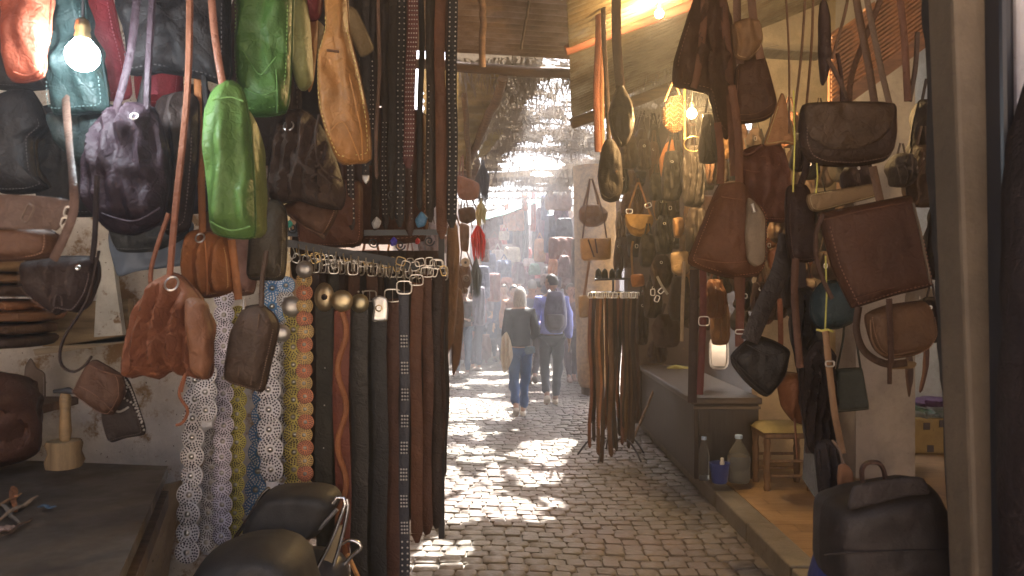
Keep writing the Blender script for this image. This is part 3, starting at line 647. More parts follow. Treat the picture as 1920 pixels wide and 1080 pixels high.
for (nm, c), (xa, ya, xb, yb, w_) in zip(SC, SPOS):
    Ya = F * (H - 1.022) / (ya - 540); Yb = F * (H - 1.022) / (yb - 540)
    mb = MB(); a = P(xa, ya, Ya); b = P(xb, yb, Yb); k = []
    for i in range(9):
        u = i / 8; k.append(a + (b - a) * u + Vector((0, 0, .004 + .012 * abs(math.sin(u * 5 + xa)))))
    mb.tube(k, [w_ * Ya / F * .42 * (.6 + .5 * math.sin(3.1 * i / 8)) for i in range(9)], 6)
    mb.v = [Vector((v.x, v.y, max(1.018, 1.018 + (v.z - 1.018) * .6))) for v in mb.v]
    tag(build('leather_scrap', mb, L_(c, .6), None, True), nm + ' lying on the work counter', 'scrap', 'leather scraps on the counter')
# stacked hides on a shelf at the stall's dark end
for i, (y, x1, c, nm) in enumerate([(500,78,(.30,.19,.09),'tan'),(522,70,(.20,.11,.05),'brown'),(545,84,(.10,.06,.04),'dark brown'),(572,60,(.32,.14,.06),'orange brown'),(592,86,(.24,.12,.06),'chestnut'),(615,80,(.12,.07,.045),'coffee brown'),(638,84,(.07,.045,.035),'nearly black')]):
    mb = MB(); soft(mb, [(-90,y-11),(20,y-12),(x1,y-8),(x1+3,y+4),(x1-8,y+11),(-20,y+11),(-90,y+10)], 2.9, .16, 6, wr=.5, seed=i)
    tag(build('folded_hide', mb, L_(c, .6), None, True), f'{nm} folded hide in the pile at the dark end of the stall', 'hide', 'folded hides in a pile')
mb = MB(); mb.box((-4.1, 2.75, 1.17), (-1.68, 3.1, 1.2)); tag(build('hide_shelf', mb, mat('wood', (.10, .06, .04), .7)), 'dark plank shelf carrying the folded hides', 'shelf')
mb = MB(); soft(mb, [(-80,705),(10,700),(50,730),(72,790),(70,850),(20,872),(-80,868)], 2.6, .14, 3, folds=(4,.02), wr=.6, seed=5)
tag(build('leather_bundle', mb, L_((.12, .055, .035), .5), None, True), 'slumped dark brown leather bundle at the back of the counter', 'bundle')

# ---- bulbs
def bulb(label, c, r, col, power, watt, cord_to, on=True):
    t = thing('light_bulb', label, 'light bulb', c)
    mb = MB(); mb.lathe([(r * math.sin(a * .1745) + .0005, -r * math.cos(a * .1745)) for a in range(0, 15)] + [(r * .42, r * 1.05)], c, 20)
    g = build('globe', mb, mat('glow', col, .4, power=power), t, True)
    g.visible_shadow = True
    mb = MB(); mb.lathe([(r * .45, r * 1.0), (r * .5, r * 1.2), (r * .42, r * 1.5), (r * .48, r * 1.7), (r * .4, r * 2.2), (r * .15, r * 2.4)], c, 14); build('socket', mb, BRASS, t, True)
    mb = MB(); mb.tube([Vector(c) + Vector((0, 0, r * 2.3)), Vector(c) + (Vector(cord_to) - Vector(c)) * .5 + Vector((.01, 0, 0)), cord_to], .003, 5); build('cord', mb, IRON, t, True)
    l = bpy.data.lights.new('bulb_light', 'POINT'); l.energy = watt; l.color = col; l.shadow_soft_size = r * .9
    lo = bpy.data.objects.new('bulb_light', l); link(lo); lo.location = Vector(c) + Vector((0, -r * 2.2, 0))
BC = P(155, 104, 1.68)
bulb('glowing round white bulb hanging from a brass socket among the bags', BC, .033, (.82, .93, 1), 22, 0.25, BC + Vector((-.01, 0, .75)))
RC = P(1297, 213, 4.7)
bulb('small glowing warm bulb beside the woven basket bag', RC, .028, (1, .62, .25), 60, 10, P(1300, 60, 4.75))
RC2 = P(1236, 26, 5.05)
bulb('second glowing warm bulb close under the corrugated awning, before the brown drooping bag', RC2, .026, (1, .68, .32), 60, 9, RC2 + Vector((0, 0, .09)))

# ================================================================ BELTS
def belt(label, x, y0, y1, w_, d, col, buckle='frame', studs=None, lean=0, holes=False, group=None, rough=.5, tip=True, bw=None, bh=None, metal=None, kind='leather', wave=.004, n=None):
    t = thing('belt', label, 'belt', P(x, y0, d), group)
    pts = [(x + lean * k / 6 + 1.6 * math.sin(k * 1.3 + x * 1.7) * (0 if studs else 1) + 1.2 * math.sin(k * 1.9 + x), y0 + (y1 - y0) * k / 6) for k in range(7)]
    mb = MB(); ribbon(mb, pts, w_, d, .0045, wave=wave, n=n or 24)
    if tip: ribbon(mb, [pts[-1], (pts[-1][0] + 1, y1 + w_ * .8)], [w_, w_ * .35], d, .0045)
    build('leather_strap', mb, mat(kind, col, rough), t, True)
    B = metal or STEEL; bw = bw or w_ * 1.15; bh = bh or w_ * .9
    mb = MB()
    if buckle == 'frame':
        rect_ring(mb, x, y0 - bh * .25, bw, bh, d - .008, .0026 * d / 2.9)
        build('buckle', mb, B, t, True)
        mb = MB(); mb.tube([P(x, y0 - bh * .7, d - .01), P(x, y0 + bh * .2, d - .012)], .0018 * d / 2.9, 5); build('prong', mb, B, t, True)
    elif buckle == 'round':
        mb.dome(P(x, y0 + bw * .1, d - .008), bw / 2 * d / F, .016, 18); build('buckle', mb, B, t, True)
    elif buckle == 'oval':
        mb.dome(P(0, 0, d), bw / 2 * d / F, .016, 20); c = P(0, 0, d); o = P(x, y0 + 12, d - .008)
        mb.v = [Vector((v.x - c.x, v.y - c.y, (v.z - c.z) * 1.45)) + o for v in mb.v]; build('buckle', mb, B, t, True)
        mb = MB(); mb.dome(P(x, y0 + 12, d - .025), .011, .004, 10); build('buckle_centre', mb, L_(DK), t, True)
    elif buckle == 'plate':
        soft(mb, [(x - bw / 2, y0 - 8), (x, y0 - 14), (x + bw / 2, y0 - 8), (x + bw / 2 + 3, y0 + 12), (x + bw / 2, y0 + 34), (x - bw / 2, y0 + 34), (x - bw / 2 + 2, y0 + 10)], d - .012, .007, 5, wr=.1)
        build('buckle', mb, B, t, True)
        mb = MB(); c = P(x - 2, y0 + 10, d - .022); mb.tube([c + Vector((.011 * math.cos(a * .52), 0, .011 * math.sin(a * .52))) for a in range(12)], .002, 5, 0, True); build('buckle_ring', mb, BRASS, t, True)
    if studs:
        mb = MB(); r = studs.get('r', .004)
        for y, xs in studs['rows']:
            k = (y - y0) / max(1, (y1 - y0)); 
            for dx in xs: mb.dome(P(x + lean * k + 1.2 * math.sin(k * 6 * 1.9 + x) + dx, y, d - .0035 - wave * .5), r, r * .7, 6)
        build('stud_row', mb, studs.get('m', STEEL), t, True)
    if holes:
        mb = MB()
        for k in range(5): mb.dome(P(pts[-1][0], y1 - 20 - k * 14, d - .003), .0022, .001, 6)
        build('eyelet', mb, IRON, t, True)
    return t
def grid_rows(y0, y1, step, xs): return [(y, xs) for y in [y0 + step * i for i in range(int((y1 - y0) / step))]]

DISC = {}
def disc_mesh(r, col, kind):
    """a scalloped leather disc with rings of dark punched dots (kind 0) or coloured dots"""
    key = (round(r, 3), col)
    if key in DISC: return DISC[key]
    mb = MB(); n = 28
    prof = [(r * 1.0, 0), (r * .98, .0022), (r * .9, .004), (r * .5, .0052), (.001, .006)]
    mb.lathe(prof, (0, 0, 0), n, 0, 'y')
    for ring, k in ((.84, 22), (.66, 16), (.49, 11)):
        for j in range(k):
            a = 2 * math.pi * (j + .5 * (ring == .66)) / k; c = Vector((r * ring * math.cos(a), -(.0048 if ring > .6 else .0056), r * ring * math.sin(a)))
            q = r * .08; e = [c + Vector((q * math.cos(b * 1.047), -.0003, q * math.sin(b * 1.047))) for b in range(6)]
            mb.add(e, [(5, 4, 3, 2, 1, 0)], 1)
    me = bpy.data.meshes.new('disc'); me.from_pydata(mb.v, [], mb.f)
    me.materials.append(mat('leather', col, .5)); me.materials.append(kind)
    me.polygons.foreach_set('material_index', mb.m); me.polygons.foreach_set('use_smooth', [True] * len(mb.f)); me.update()
    DISC[key] = me; return me
MB_DOME = MB(); MB_DOME.dome((0, 0, 0), 1, .8, 12)
def dome_mesh():
    me = bpy.data.meshes.new('dome'); me.from_pydata(MB_DOME.v, [], MB_DOME.f); me.materials.append(STEEL)
    me.polygons.foreach_set('use_smooth', [True] * len(MB_DOME.f)); me.update(); return me
DM = dome_mesh(); DARKDOT = mat('iron', (.03, .025, .04), .9)
def disc_belt(label, x, y0, y1, w_, d, cols, lean=0, top=None, dots=None, group='belts made of punched leather discs'):
    t = thing('disc_belt', label, 'belt', P(x, y0, d), group); L0 = P(x, y0, d)
    mb = MB(); ribbon(mb, [(x, y0), (x + lean * .5, (y0 + y1) / 2), (x + lean, y1)], w_ * .45, d + .004, .003)
    build('leather_strap', mb, L_(cols[0], .6), t, True)
    step = w_ * .78; n = int((y1 - y0) / step); r = w_ / 2 * d / F
    for i in range(n + 1):
        u = i / max(1, n); y = y0 + step * i; px = x + lean * u + random.uniform(-1.5, 1.5)
        c = P(px, y, d - .003 - .0012 * (i % 2)); col = cols[i % len(cols)]
        o = bpy.data.objects.new('disc', disc_mesh(r, col, dots or DARKDOT)); link(o, t); o.location = c - L0
        o.rotation_euler = (random.uniform(-.12, .02), random.uniform(0, 6), random.uniform(-.2, .2))
        s = bpy.data.objects.new('stud', DM); link(s, o); s.location = (0, -.0055, 0); k = r * .25; s.scale = (k, k, k)
    if top:
        mb = MB(); mb.dome(P(x + top[0], y0 + top[1], d - .02), top[2] / 2 * d / F, .018, 18); build('buckle', mb, top[3], t, True)
WH = (.98, .98, 1.0); YE = (.75, .50, .16); OR = (.85, .33, .16); YO = (.88, .60, .22); BL = (.16, .40, .80)
GREYB = mat('metal', (.58, .56, .52), .42, metal=.9)
WDOT = mat('cloth', (.75, .8, .85), .6)
disc_belt('white disc belt nearest the plaster wall, reaching lowest to the floor', 368, 712, 1050, 46, 2.62, [WH], -18)
disc_belt('white disc belt with big discs hanging from the rust sack down', 385, 700, 800, 44, 2.56, [WH], 2)
disc_belt('narrow white disc belt bent sideways between two wider white ones', 400, 820, 1040, 36, 2.74, [WH], -12)
disc_belt('white disc belt touching the yellow one, its discs lilac white', 422, 560, 1010, 38, 2.68, [(.92, .88, 1.0)], -6)
disc_belt('short white disc belt showing between the two brown pouches', 398, 625, 712, 38, 2.75, [WH], 0)
disc_belt('mustard yellow disc belt beside the lilac white one', 446, 590, 1010, 34, 2.74, [(.75, .68, .18)], -4)
disc_belt('blue disc belt with white dots, partly hidden behind the white discs', 512, 540, 985, 44, 2.92, [BL], -34, dots=WDOT)
disc_belt('white disc belt with large discs hanging over the blue one', 500, 655, 915, 48, 2.70, [WH], 10, top=(28, -30, 34, GREYB))
disc_belt('short blue and white belt high beside the olive brown bag', 535, 535, 640, 34, 2.9, [BL, WH], 3, dots=WDOT)
disc_belt('white disc belt squeezed behind the large yellow discs', 532, 650, 915, 40, 2.86, [WH], -2)
disc_belt('yellow disc belt with silver domes beside the orange one', 552, 585, 915, 42, 2.78, [(.85, .74, .22)], 0, top=(-4, -10, 40, GREYB))
disc_belt('orange and yellow disc belt with small alternating discs', 572, 525, 915, 31, 2.62, [YO, OR], 0, top=(-1, -20, 33, GREYB))
GB = 'wide leather belts on the front rack'
belt('olive black belt with an oval brass buckle', 608, 545, 1110, 33, 2.75, (.055, .05, .035), 'oval', group=GB, bw=38, metal=mat('metal', (.55, .45, .28), .4, metal=1), studs=dict(rows=[(690, [0]), (760, [0]), (840, [0])], r=.003))
belt('rust belt with a wavy overlay and big round brass buckle', 641, 560, 1110, 30, 2.70, (.20, .055, .03), 'round', group=GB, bw=42, metal=mat('metal', (.60, .50, .30), .4, metal=1))
mb = MB(); ribbon(mb, [(641 + 8 * math.sin(k * .75), 585 + k * 17) for k in range(31)], 11, 2.692, .006, n=130)
o = bpy.data.objects['belt.001']; build('wavy_overlay', mb, L_((.42, .16, .06), .45), o, True)
belt('charcoal belt with a round bronze buckle', 674, 565, 1110, 32, 2.75, (.05, .045, .038), 'round', group=GB, bw=36, metal=mat('metal', (.48, .42, .26), .42, metal=1), studs=dict(rows=[(547, [-3, 5])], r=.004))
belt('black belt with a pale squarish buckle plate', 712, 568, 1110, 29, 2.8, (.042, .042, .042), 'plate', group=GB, bw=27, metal=mat('metal', (.75, .74, .70), .35, metal=.9))
belt('plain dark olive belt between the bronze and the squarish buckle', 693, 560, 1110, 22, 2.9, (.045, .04, .03), 'frame', group=GB)
belt('chocolate belt with a plain frame buckle next to the grid studded one', 736, 560, 1110, 26, 2.86, (.12, .05, .03), 'frame', group=GB)
rows = []
for k in range(8): rows += [(630 + k * 50 + i * 6.5, [-5, 0, 5]) for i in range(4)]
rows += grid_rows(1016, 1100, 11, [-5, 5])
belt('grey black belt with grids of little square studs', 758, 545, 1120, 19, 2.62, (.06, .062, .075), 'frame', rough=.45, group=GB, bw=28, bh=24, studs=dict(rows=rows, r=.0038), wave=.001)
belt('reddish brown wide belt just past the grid studded belt', 781, 530, 1000, 22, 2.9, (.17, .07, .035), 'frame', group=GB)
belt('umber wide belt second past the grid studded belt', 801, 515, 985, 20, 2.95, (.13, .055, .03), 'frame', group=GB)
belt('almost black belt at the street corner of the rack', 818, 500, 975, 20, 3.0, (.05, .03, .022), 'frame', group=GB)
belt('thin brown belt peeping out at the street corner of the rack', 829, 510, 845, 10, 3.1, (.09, .045, .03), 'frame', group=GB)
GC = 'dark belts crowded behind the front rack'
rng = random.Random(21)
for i, x in enumerate(range(590, 836, 12)):
    c = rng.choice([(.05, .035, .026), (.09, .045, .026), (.06, .05, .036), (.13, .06, .035), (.035, .03, .028)])
    belt('plain dark belt crowded behind the front rack, hanging with its neighbours', x, 505 - (600 - x) * .06, 1000 + rng.uniform(-60, 60) - max(0, (x - 780)) * 1.5, 19 + rng.uniform(-3, 5), 3.12 + .05 * (i % 3), c, 'frame', group=GC, lean=rng.uniform(-3, 3), bw=19, bh=26, holes=True)
# second, farther layer keeps the street side of the rack solid
for i, x in enumerate(range(600, 838, 17)):
    belt('dark brown belt in the hindmost row of the rack', x, 470, 960 + rng.uniform(-50, 40) - max(0, x - 790), 22, 3.45, rng.choice([(.05, .03, .02), (.08, .04, .025), (.045, .035, .03)]), None, group='belts in the hindmost row of the rack', tip=True)

# ---- upper belts hanging from the stall roof, beside the street
GU = 'belts hung high beside the street'
def dots(y0, y1, step, xs, r=.0035): return dict(rows=grid_rows(y0, y1, step, xs), r=r)
UB = [ # x, y1, w, d, col, studs, lean, label
 (848, 412, 19, 3.0, (.03,.026,.024), dots(-40, 415, 9, [-5.5, 5.5]), 0, 'black belt with two rows of round studs nearest the street, hung high'),
 (825, 432, 20, 3.05, (.20,.085,.045), None, 2, 'plain chestnut belt hung high between studded black ones'),
 (806, 405, 15, 3.1, (.06,.045,.035), dots(160, 400, 11, [-3], .003), 0, 'narrow dark belt with sparse dots hung high'),
 (790, 385, 11, 3.15, (.035,.03,.03), None, -3, 'thin black belt hung high behind the slanting dotted one'),
 (777, 300, 20, 2.9, (.17,.06,.05), dots(-40, 300, 8.5, [-7, -2.3, 2.3, 7], .003), -12, 'reddish belt covered in many small dots, slanting slightly'),
 (753, 412, 17, 3.0, (.035,.03,.028), dots(-40, 415, 10.5, [-4.5, 4.5], .0034), -3, 'black belt with dotted edges hanging beside the reddish dotted one'),
 (735, 400, 15, 3.1, (.055,.04,.03), None, 0, 'plain dark brown belt hung high beside the dotted black pair'),
 (718, 420, 12, 3.15, (.045,.03,.026), dots(230, 415, 9, [-3, 3], .0028), 4, 'narrow dark belt dotted only along its lower half'),
 (712, 330, 7, 2.8, (.22,.13,.09), None, -6, 'very thin light brown strap hung high, slightly crooked'),
 (697, 300, 13, 3.0, (.04,.03,.028), dots(115, 250, 9, [-3, 3], .003), -2, 'short black belt with little blocks of studs behind the tan bag'),
 (686, 335, 14, 2.95, (.04,.032,.03), dots(250, 330, 10, [0], .003), 0, 'short black belt ending in a silver metal tip'),
 (656, 420, 14, 3.0, (.05,.035,.03), dots(310, 425, 9, [-4, 4], .0034), 2, 'black belt with two dotted rows below the tan bag'),
 (642, 380, 9, 3.05, (.10,.05,.04), None, 0, 'thin brown strap just below the tan bag'),
 (768, 430, 16, 3.2, (.10,.05,.035), dots(300, 420, 10, [4], .003), 0, 'brown belt with one dotted line along its edge'),
 (672, 410, 16, 3.2, (.09,.045,.03), None, 0, 'dull brown belt hung high behind the silver tipped one'),
 (703, 420, 15, 3.25, (.06,.04,.03), None, 0, 'dull black belt hung high beside the thin light strap'),
 (838, 400, 10, 3.2, (.10,.055,.04), None, 0, 'thin brown belt behind the street side studded belt'),
 (815, 380, 12, 3.3, (.045,.03,.028), None, 0, 'plain blackish belt behind the plain chestnut one'),
 (741, 380, 13, 3.3, (.08,.05,.04), None, 1, 'brownish belt half hidden by the dotted black pair')]
for x, y1, w_, d, c, st, ln, lb in UB:
    belt(lb, x, -70, y1, w_, d, c, None, studs=st, lean=ln, group=GU, wave=.002)
mb = MB(); soft(mb, [(679, 328), (692, 328), (692, 338), (686, 345), (680, 338)], 2.94, .004, 4, wr=0)
build('metal_tip', mb, GREYB, bpy.data.objects[[o.name for o in sc.objects if o.get('label', '').endswith('silver metal tip')][0]], True)
# ---- rack ironwork
def rack():
    t = thing('belt_rack', 'black iron rack carrying the front belts, with hooks and flat rails', 'rack', (-.6, 2.9, 0))
    mb = MB(); mb.slab([P(535, 448, 2.75), P(792, 492, 3.0), P(792, 510, 3.0), P(535, 462, 2.75)], (0, 1, 0), .02); build('front_rail', mb, mat('iron', (.07, .075, .08), .45), t)
    mb = MB(); mb.slab([P(540, 432, 3.2), P(838, 430, 3.3), P(838, 440, 3.3), P(540, 443, 3.2)], (0, 1, 0), .02); build('rear_rail', mb, mat('iron', (.12, .14, .16), .45), t)
    mb = MB(); mb.slab([P(822, 430, 3.2), P(833, 430, 3.2), P(833, 1010, 3.2), P(822, 1010, 3.2)], (0, 1, 0), .02); build('post', mb, IRON, t)
    for x, y in ((548, 428), (560, 425), (660, 455), (700, 455), (750, 460), (805, 452), (735, 365), (668, 370)):
        mb = MB(); mb.tube([P(x + 10 * (1 - k / 22) * math.cos(k * .55), y + 10 * (1 - k / 22) * math.sin(k * .55), 3.05) for k in range(20)], .003, 5); build('scroll', mb, IRON, t, True)
    for k in range(17):
        x = 560 + k * 14; y = 462 + k * 2.9; d = 2.73 + .015 * k
        mb = MB(); mb.tube([P(x, y - 4, d - .01), P(x, y + 8, d - .03), P(x + 2, y + 22, d - .025), P(x + 3, y + 26, d - .04), P(x + 3, y + 18, d - .05)], .0022, 5); build('hook', mb, STEEL, t, True)
rack()
# loose buckles strung along the rails
rng = random.Random(31)
for k in range(34):
    x = 538 + k * 8.9; y = (472 if k % 2 else 488) + (x - 538) * .12 * (1 if k % 2 else .2) + rng.uniform(-6, 6); d = 2.95 + rng.uniform(-.05, .15)
    mb = MB(); rect_ring(mb, x, y, rng.uniform(10, 18), rng.uniform(13, 22), d, .0022, rng.uniform(-.4, .4))
    tag(build('spare_buckle', mb, rng.choice([STEEL, BRASS, STEEL]), None, True), 'loose metal buckle strung along the iron rails above the belts', 'buckle', 'loose buckles strung along the rails')
# small trinkets hung under the high belts
for (x, y, lb, c, r) in [(738,453,'small cobalt blue pendant hung among the belts',(.08,.06,.5),7),(790,412,'turquoise blue drop pendant hung among the belts',(.10,.28,.48),12),(543,420,'tiny sea green pendant on the upper rail',(.05,.4,.3),6),(706,418,'silver horseshoe shaped pendant under the dotted belts',(.6,.6,.6),9),(783,452,'little red pendant near the upper rail',(.5,.04,.04),5)]:
    mb = MB(); soft(mb, [(x-r,y),(x,y-r*1.3),(x+r,y-r*.3),(x+r*.5,y+r),(x-r*.6,y+r*1.2)], 2.9, .01, 2, wr=.2)
    tag(build('pendant', mb, L_(c, .3), None, True), lb, 'pendant', 'pendants among the belts')

# ---- moped parked below the belts
def moped():
    t = thing('moped', 'black moped seat and chrome rack in front of the disc belts', 'moped', (-.55, 2.3, 0))
    M = mat('suede', (.035, .034, .032), .6)
    mb = MB(); soft(mb, [(350,1130),(372,1070),(400,1030),(450,1010),(510,1005),(555,1018),(578,1045),(588,1080),(592,1130)], 2.05, .14, 6, wr=.05); build('seat', mb, M, t, True)
    mb = MB(); soft(mb, [(462,990),(480,950),(505,918),(540,911),(595,911),(625,918),(638,935),(622,965),(598,1000),(560,1008),(505,1003)], 2.42, .10, 8, wr=.05); build('pillion_seat', mb, M, t, True)
    mb = MB(); mb.tube([P(x, y, 2.36) for x, y in ((465,995),(520,988),(575,998),(600,990),(632,955))], .006, 8); build('seat_piping', mb, mat('metal', (.35, .35, .36), .3, metal=.6), t, True)
    for q, dd in (([(575,1130),(590,1075),(618,1020),(642,960),(648,938),(636,930),(624,944)], 2.25), ([(600,1140),(622,1070),(640,1010),(652,955),(650,935)], 2.3), ([(640,1020),(655,1013),(672,1018),(676,1028),(660,1042),(645,1060)], 2.35), ([(440,1010),(470,965),(490,930),(505,915)], 2.45)):
        mb = MB(); mb.tube([P(x, y, dd) for x, y in crom([tuple(map(float, p)) for p in q], False, 18)], .006, 8); build('chrome_rail', mb, mat('metal', (.7, .7, .7), .2, metal=1), t, True)
    mb = MB(); mb.slab([P(598,1060,2.3), P(632,990,2.3), P(645,985,2.3), P(625,1075,2.3)], (0, 1, 0), .02); build('side_badge', mb, mat('metal', (.45, .36, .22), .4, metal=.8), t)
    mb = MB(); soft(mb, [(420,1120),(470,1040),(600,1030),(650,1060),(650,1300),(420,1300)], 2.35, .13, 5, wr=.05); build('body', mb, mat('iron', (.05, .05, .055), .35), t, True)
    for y in (1.75, 2.85):
        mb = MB(); c = Vector((-.62, y, .27)); mb.tube([c + Vector((0, .22 * math.cos(a * .26), .22 * math.sin(a * .26))) for a in range(24)], .045, 8, 0, True); wv = build('wheel', mb, mat('rubber', (.02, .02, .02), .8), t, True)
moped()
mb = MB(); mb.tube([P(652, 1040, 2.6), P(684, 1110, 2.5)], .008, 6); tag(build('wooden_stick', mb, mat('wood', (.62, .32, .12), .6), None, True), 'bare orange wooden stick leaning beside the moped', 'stick')

# ================================================================ RIGHT SHOP
G2 = 'bags hanging in front of the tiled floor shop'
def beltpart(label, pts, w_, d, col, bk=None, group='long straps hanging in the right hand shop', name='hanging_strap', t=.005, rough=.5):
    r = thing(name, label, 'strap', P(pts[0][0], pts[0][1], d), group)
    strap(r, 'leather_strap', pts, w_, d, L_(col, rough), t)
    if bk:
        mb = MB(); rect_ring(mb, bk[0], bk[1], bk[2], bk[3], d - .01, .0025); build('buckle', mb, STEEL, r, True)
    return r
bag('dark round flapped messenger bag with worn tooled front, hung from wide straps', [(1500,215),(1508,196),(1560,192),(1650,192),(1676,198),(1678,250),(1672,285),(1655,302),(1600,312),(1540,310),(1512,298),(1500,270)], 2.15, (.075,.042,.025), .06, 5, wr=.15, name='messenger_bag', group=G2,
    flap=[(1510,196),(1580,192),(1674,196),(1672,235),(1650,262),(1600,280),(1550,278),(1520,256),(1510,225)], flapcol=(.10,.058,.03),
    straps=[([(1640,195),(1628,120),(1606,0),(1604,-70)],15,2.14,(.16,.09,.05)),([(1592,195),(1600,130),(1650,0),(1665,-70)],11,2.2,(.14,.07,.035)),([(1668,196),(1650,120),(1626,0),(1618,-70)],12,2.12,(.20,.13,.08))],
    seams=[[(1540,225),(1580,215),(1640,225)],[(1535,240),(1580,262),(1645,240)],[(1560,235),(1590,230),(1625,238)]])
bag('large square brown briefcase bag hanging tilted with a tan band above it', [(1536,404),(1540,400),(1620,384),(1700,368),(1706,372),(1726,450),(1742,525),(1744,536),(1680,552),(1602,576),(1596,574),(1560,500)], 2.1, (.115,.05,.026), .05, 9, wr=.12, name='briefcase', group=G2, yaw=-8,
    straps=[([(1543,402),(1530,440),(1534,500),(1560,560)],9,2.04,(.10,.05,.03)),([(1650,376),(1640,330),(1636,312)],16,2.1,(.2,.11,.06)),([(1712,380),(1726,440),(1744,530)],4,2.02,(.3,.22,.15))],
    seams=[[(1545,412),(1620,394),(1698,380)],[(1600,560),(1670,540),(1732,526)]])
bag('tan leather band folded behind the top of the square brown briefcase', [(1516,366),(1600,352),(1640,346),(1645,366),(1580,384),(1532,396),(1518,390)], 2.22, (.30,.19,.09), .008, 9, name='leather_piece', cat='leather piece', group=None)
bag('medium brown shoulder bag with dark curved gusset under the briefcase', [(1624,590),(1660,574),(1730,565),(1745,585),(1752,625),(1740,650),(1715,665),(1665,672),(1640,655),(1628,625)], 2.05, (.19,.10,.05), .05, 5, wr=.2, name='shoulder_bag', group=G2,
    straps=[([(1610,575),(1606,620),(1622,660),(1660,682),(1700,680)],14,2.1,(.09,.05,.03)),([(1667,560),(1669,610),(1671,680)],12,1.98,(.10,.05,.03)),([(1668,675),(1668,720)],9,2.0,(.10,.05,.03))],
    seams=[[(1632,600),(1636,640),(1660,666),(1715,658)]])
bag('small pale bottom edge of a bag poking out below the curved gusset', [(1655,678),(1700,676),(1718,680),(1712,690),(1670,692)], 2.12, (.30,.20,.10), .015, 5, name='leather_piece', cat='leather piece')
bag('dark teal rounded bag hanging behind a yellow string', [(1522,555),(1540,530),(1570,528),(1592,550),(1602,580),(1598,604),(1570,616),(1535,614),(1520,590)], 2.45, (.045,.07,.075), .06, 3, wr=.1, rough=.3, name='handbag', group=G2)
bag('small dark green flat purse hanging in front of the pale pillar', [(1564,697),(1568,693),(1612,690),(1616,694),(1628,762),(1624,767),(1570,772),(1566,768)], 2.5, (.055,.06,.045), .02, 9, wr=.15, name='purse', cat='purse', group=G2, straps=[([(1568,697),(1580,640),(1583,600)],4,2.5),([(1614,693),(1606,640),(1602,600)],4,2.5)])
bag('black square bucket bag with one wide strap, tilted in midair', [(1371,668),(1378,658),(1398,640),(1420,630),(1452,640),(1478,656),(1477,668),(1470,705),(1440,742),(1425,738),(1395,712),(1374,684)], 2.5, (.028,.022,.018), .06, 5, wr=.2, name='bucket_bag', group=G2, rough=.42,
    straps=[([(1478,440),(1462,510),(1432,575),(1405,640)],34,2.46,(.04,.026,.02))], seams=[[(1372,672),(1400,700),(1438,735)],[(1400,645),(1440,665),(1474,660)]])
bag('rust brown teardrop bag hanging behind the black bucket bag', [(1456,705),(1470,698),(1500,702),(1526,730),(1532,765),(1526,792),(1508,796),(1486,788),(1465,760)], 2.55, (.32,.13,.055), .05, 3, folds=(2,.01), wr=.3, name='hobo_bag', group=G2, ties=[[(1490,785),(1492,820),(1494,860)]])
bag('long dark brown zip bag hanging vertically beside the briefcase', [(1476,355),(1484,348),(1505,346),(1516,356),(1526,430),(1532,480),(1520,490),(1482,488),(1474,420)], 2.4, (.06,.03,.02), .05, 5, wr=.2, name='sling_bag', cat='bag', group=G2, straps=[([(1500,350),(1512,310),(1506,250)],13,2.38),([(1492,485),(1490,560),(1500,690)],14,2.38,(.15,.07,.04))])
beltpart('light tan upright strap carrying a brass stud, below a yellow string', [(1548,620),(1556,700),(1566,780),(1580,850)], 13, 2.2, (.42,.24,.12), (1556,682,16,10))
beltpart('dark brown strap pair hanging in front of the shop, above the stool', [(1500,480),(1506,620),(1516,760),(1520,850)], 20, 2.6, (.055,.035,.028))
beltpart('black strap hanging straight beside the tan studded one', [(1536,560),(1540,680),(1552,800),(1560,870)], 14, 2.5, (.035,.028,.025))
beltpart('maroon strap with silver frame buckle standing before the dark cabinet', [(1318,500),(1318,600),(1312,740)], 13, 3.5, (.17,.045,.04), (1320,602,20,17))
beltpart('dark strap hanging beside the maroon buckled one', [(1302,505),(1300,640),(1298,755)], 17, 3.5, (.06,.035,.028))
beltpart('red brown strap with loop ending above the cabinet top', [(1390,505),(1388,570),(1386,650)], 16, 3.4, (.20,.07,.045), (1388,622,18,8))
beltpart('thin cream strap hanging by the dark leather mass', [(1283,490),(1280,560),(1278,640)], 7, 4.2, (.5,.38,.25))
beltpart('rust strap hanging behind the wide black strap', [(1462,560),(1464,640),(1462,720)], 10, 2.8, (.35,.13,.06))
for i, (a, b, w_, d, c, lb) in enumerate([((1470,-60),(1480,250),4,2.6,(.25,.13,.07),'thin brown cord strap crossing the cream wall'),((1512,-60),(1488,230),5,2.5,(.24,.13,.07),'slanting thin strap crossing the cream wall beside its twin'),
        ((1525,-60),(1512,200),5,2.4,(.2,.1,.05),'second slanting thin strap on the cream wall'),((1600,-60),(1560,110),6,2.3,(.2,.11,.06),'short slanting strap over the cream wall near the screen'),
        ((1680,-60),(1702,190),14,2.2,(.20,.09,.05),'brown strap crossing the slatted wooden screen'),((1552,110),(1590,196),9,2.3,(.14,.08,.05),'dark strap slanting down to the messenger bag'),((1720,60),(1705,190),10,2.3,(.10,.06,.04),'dark slanting strap below the slatted screen'),
        ((1578,200),(1570,100),8,2.5,(.10,.05,.03),'short dark strap rising behind the messenger bag')]):
    beltpart(lb, [a, ((a[0]+b[0])/2+4, (a[1]+b[1])/2), b], w_, d, c)
bag('dark narrow bag with a pale sheen hanging over the cream wall', [(1538,5),(1548,0),(1556,30),(1558,110),(1550,150),(1542,160),(1534,100)], 2.45, (.09,.05,.035), .03, 3, name='sling_bag', group=G2)
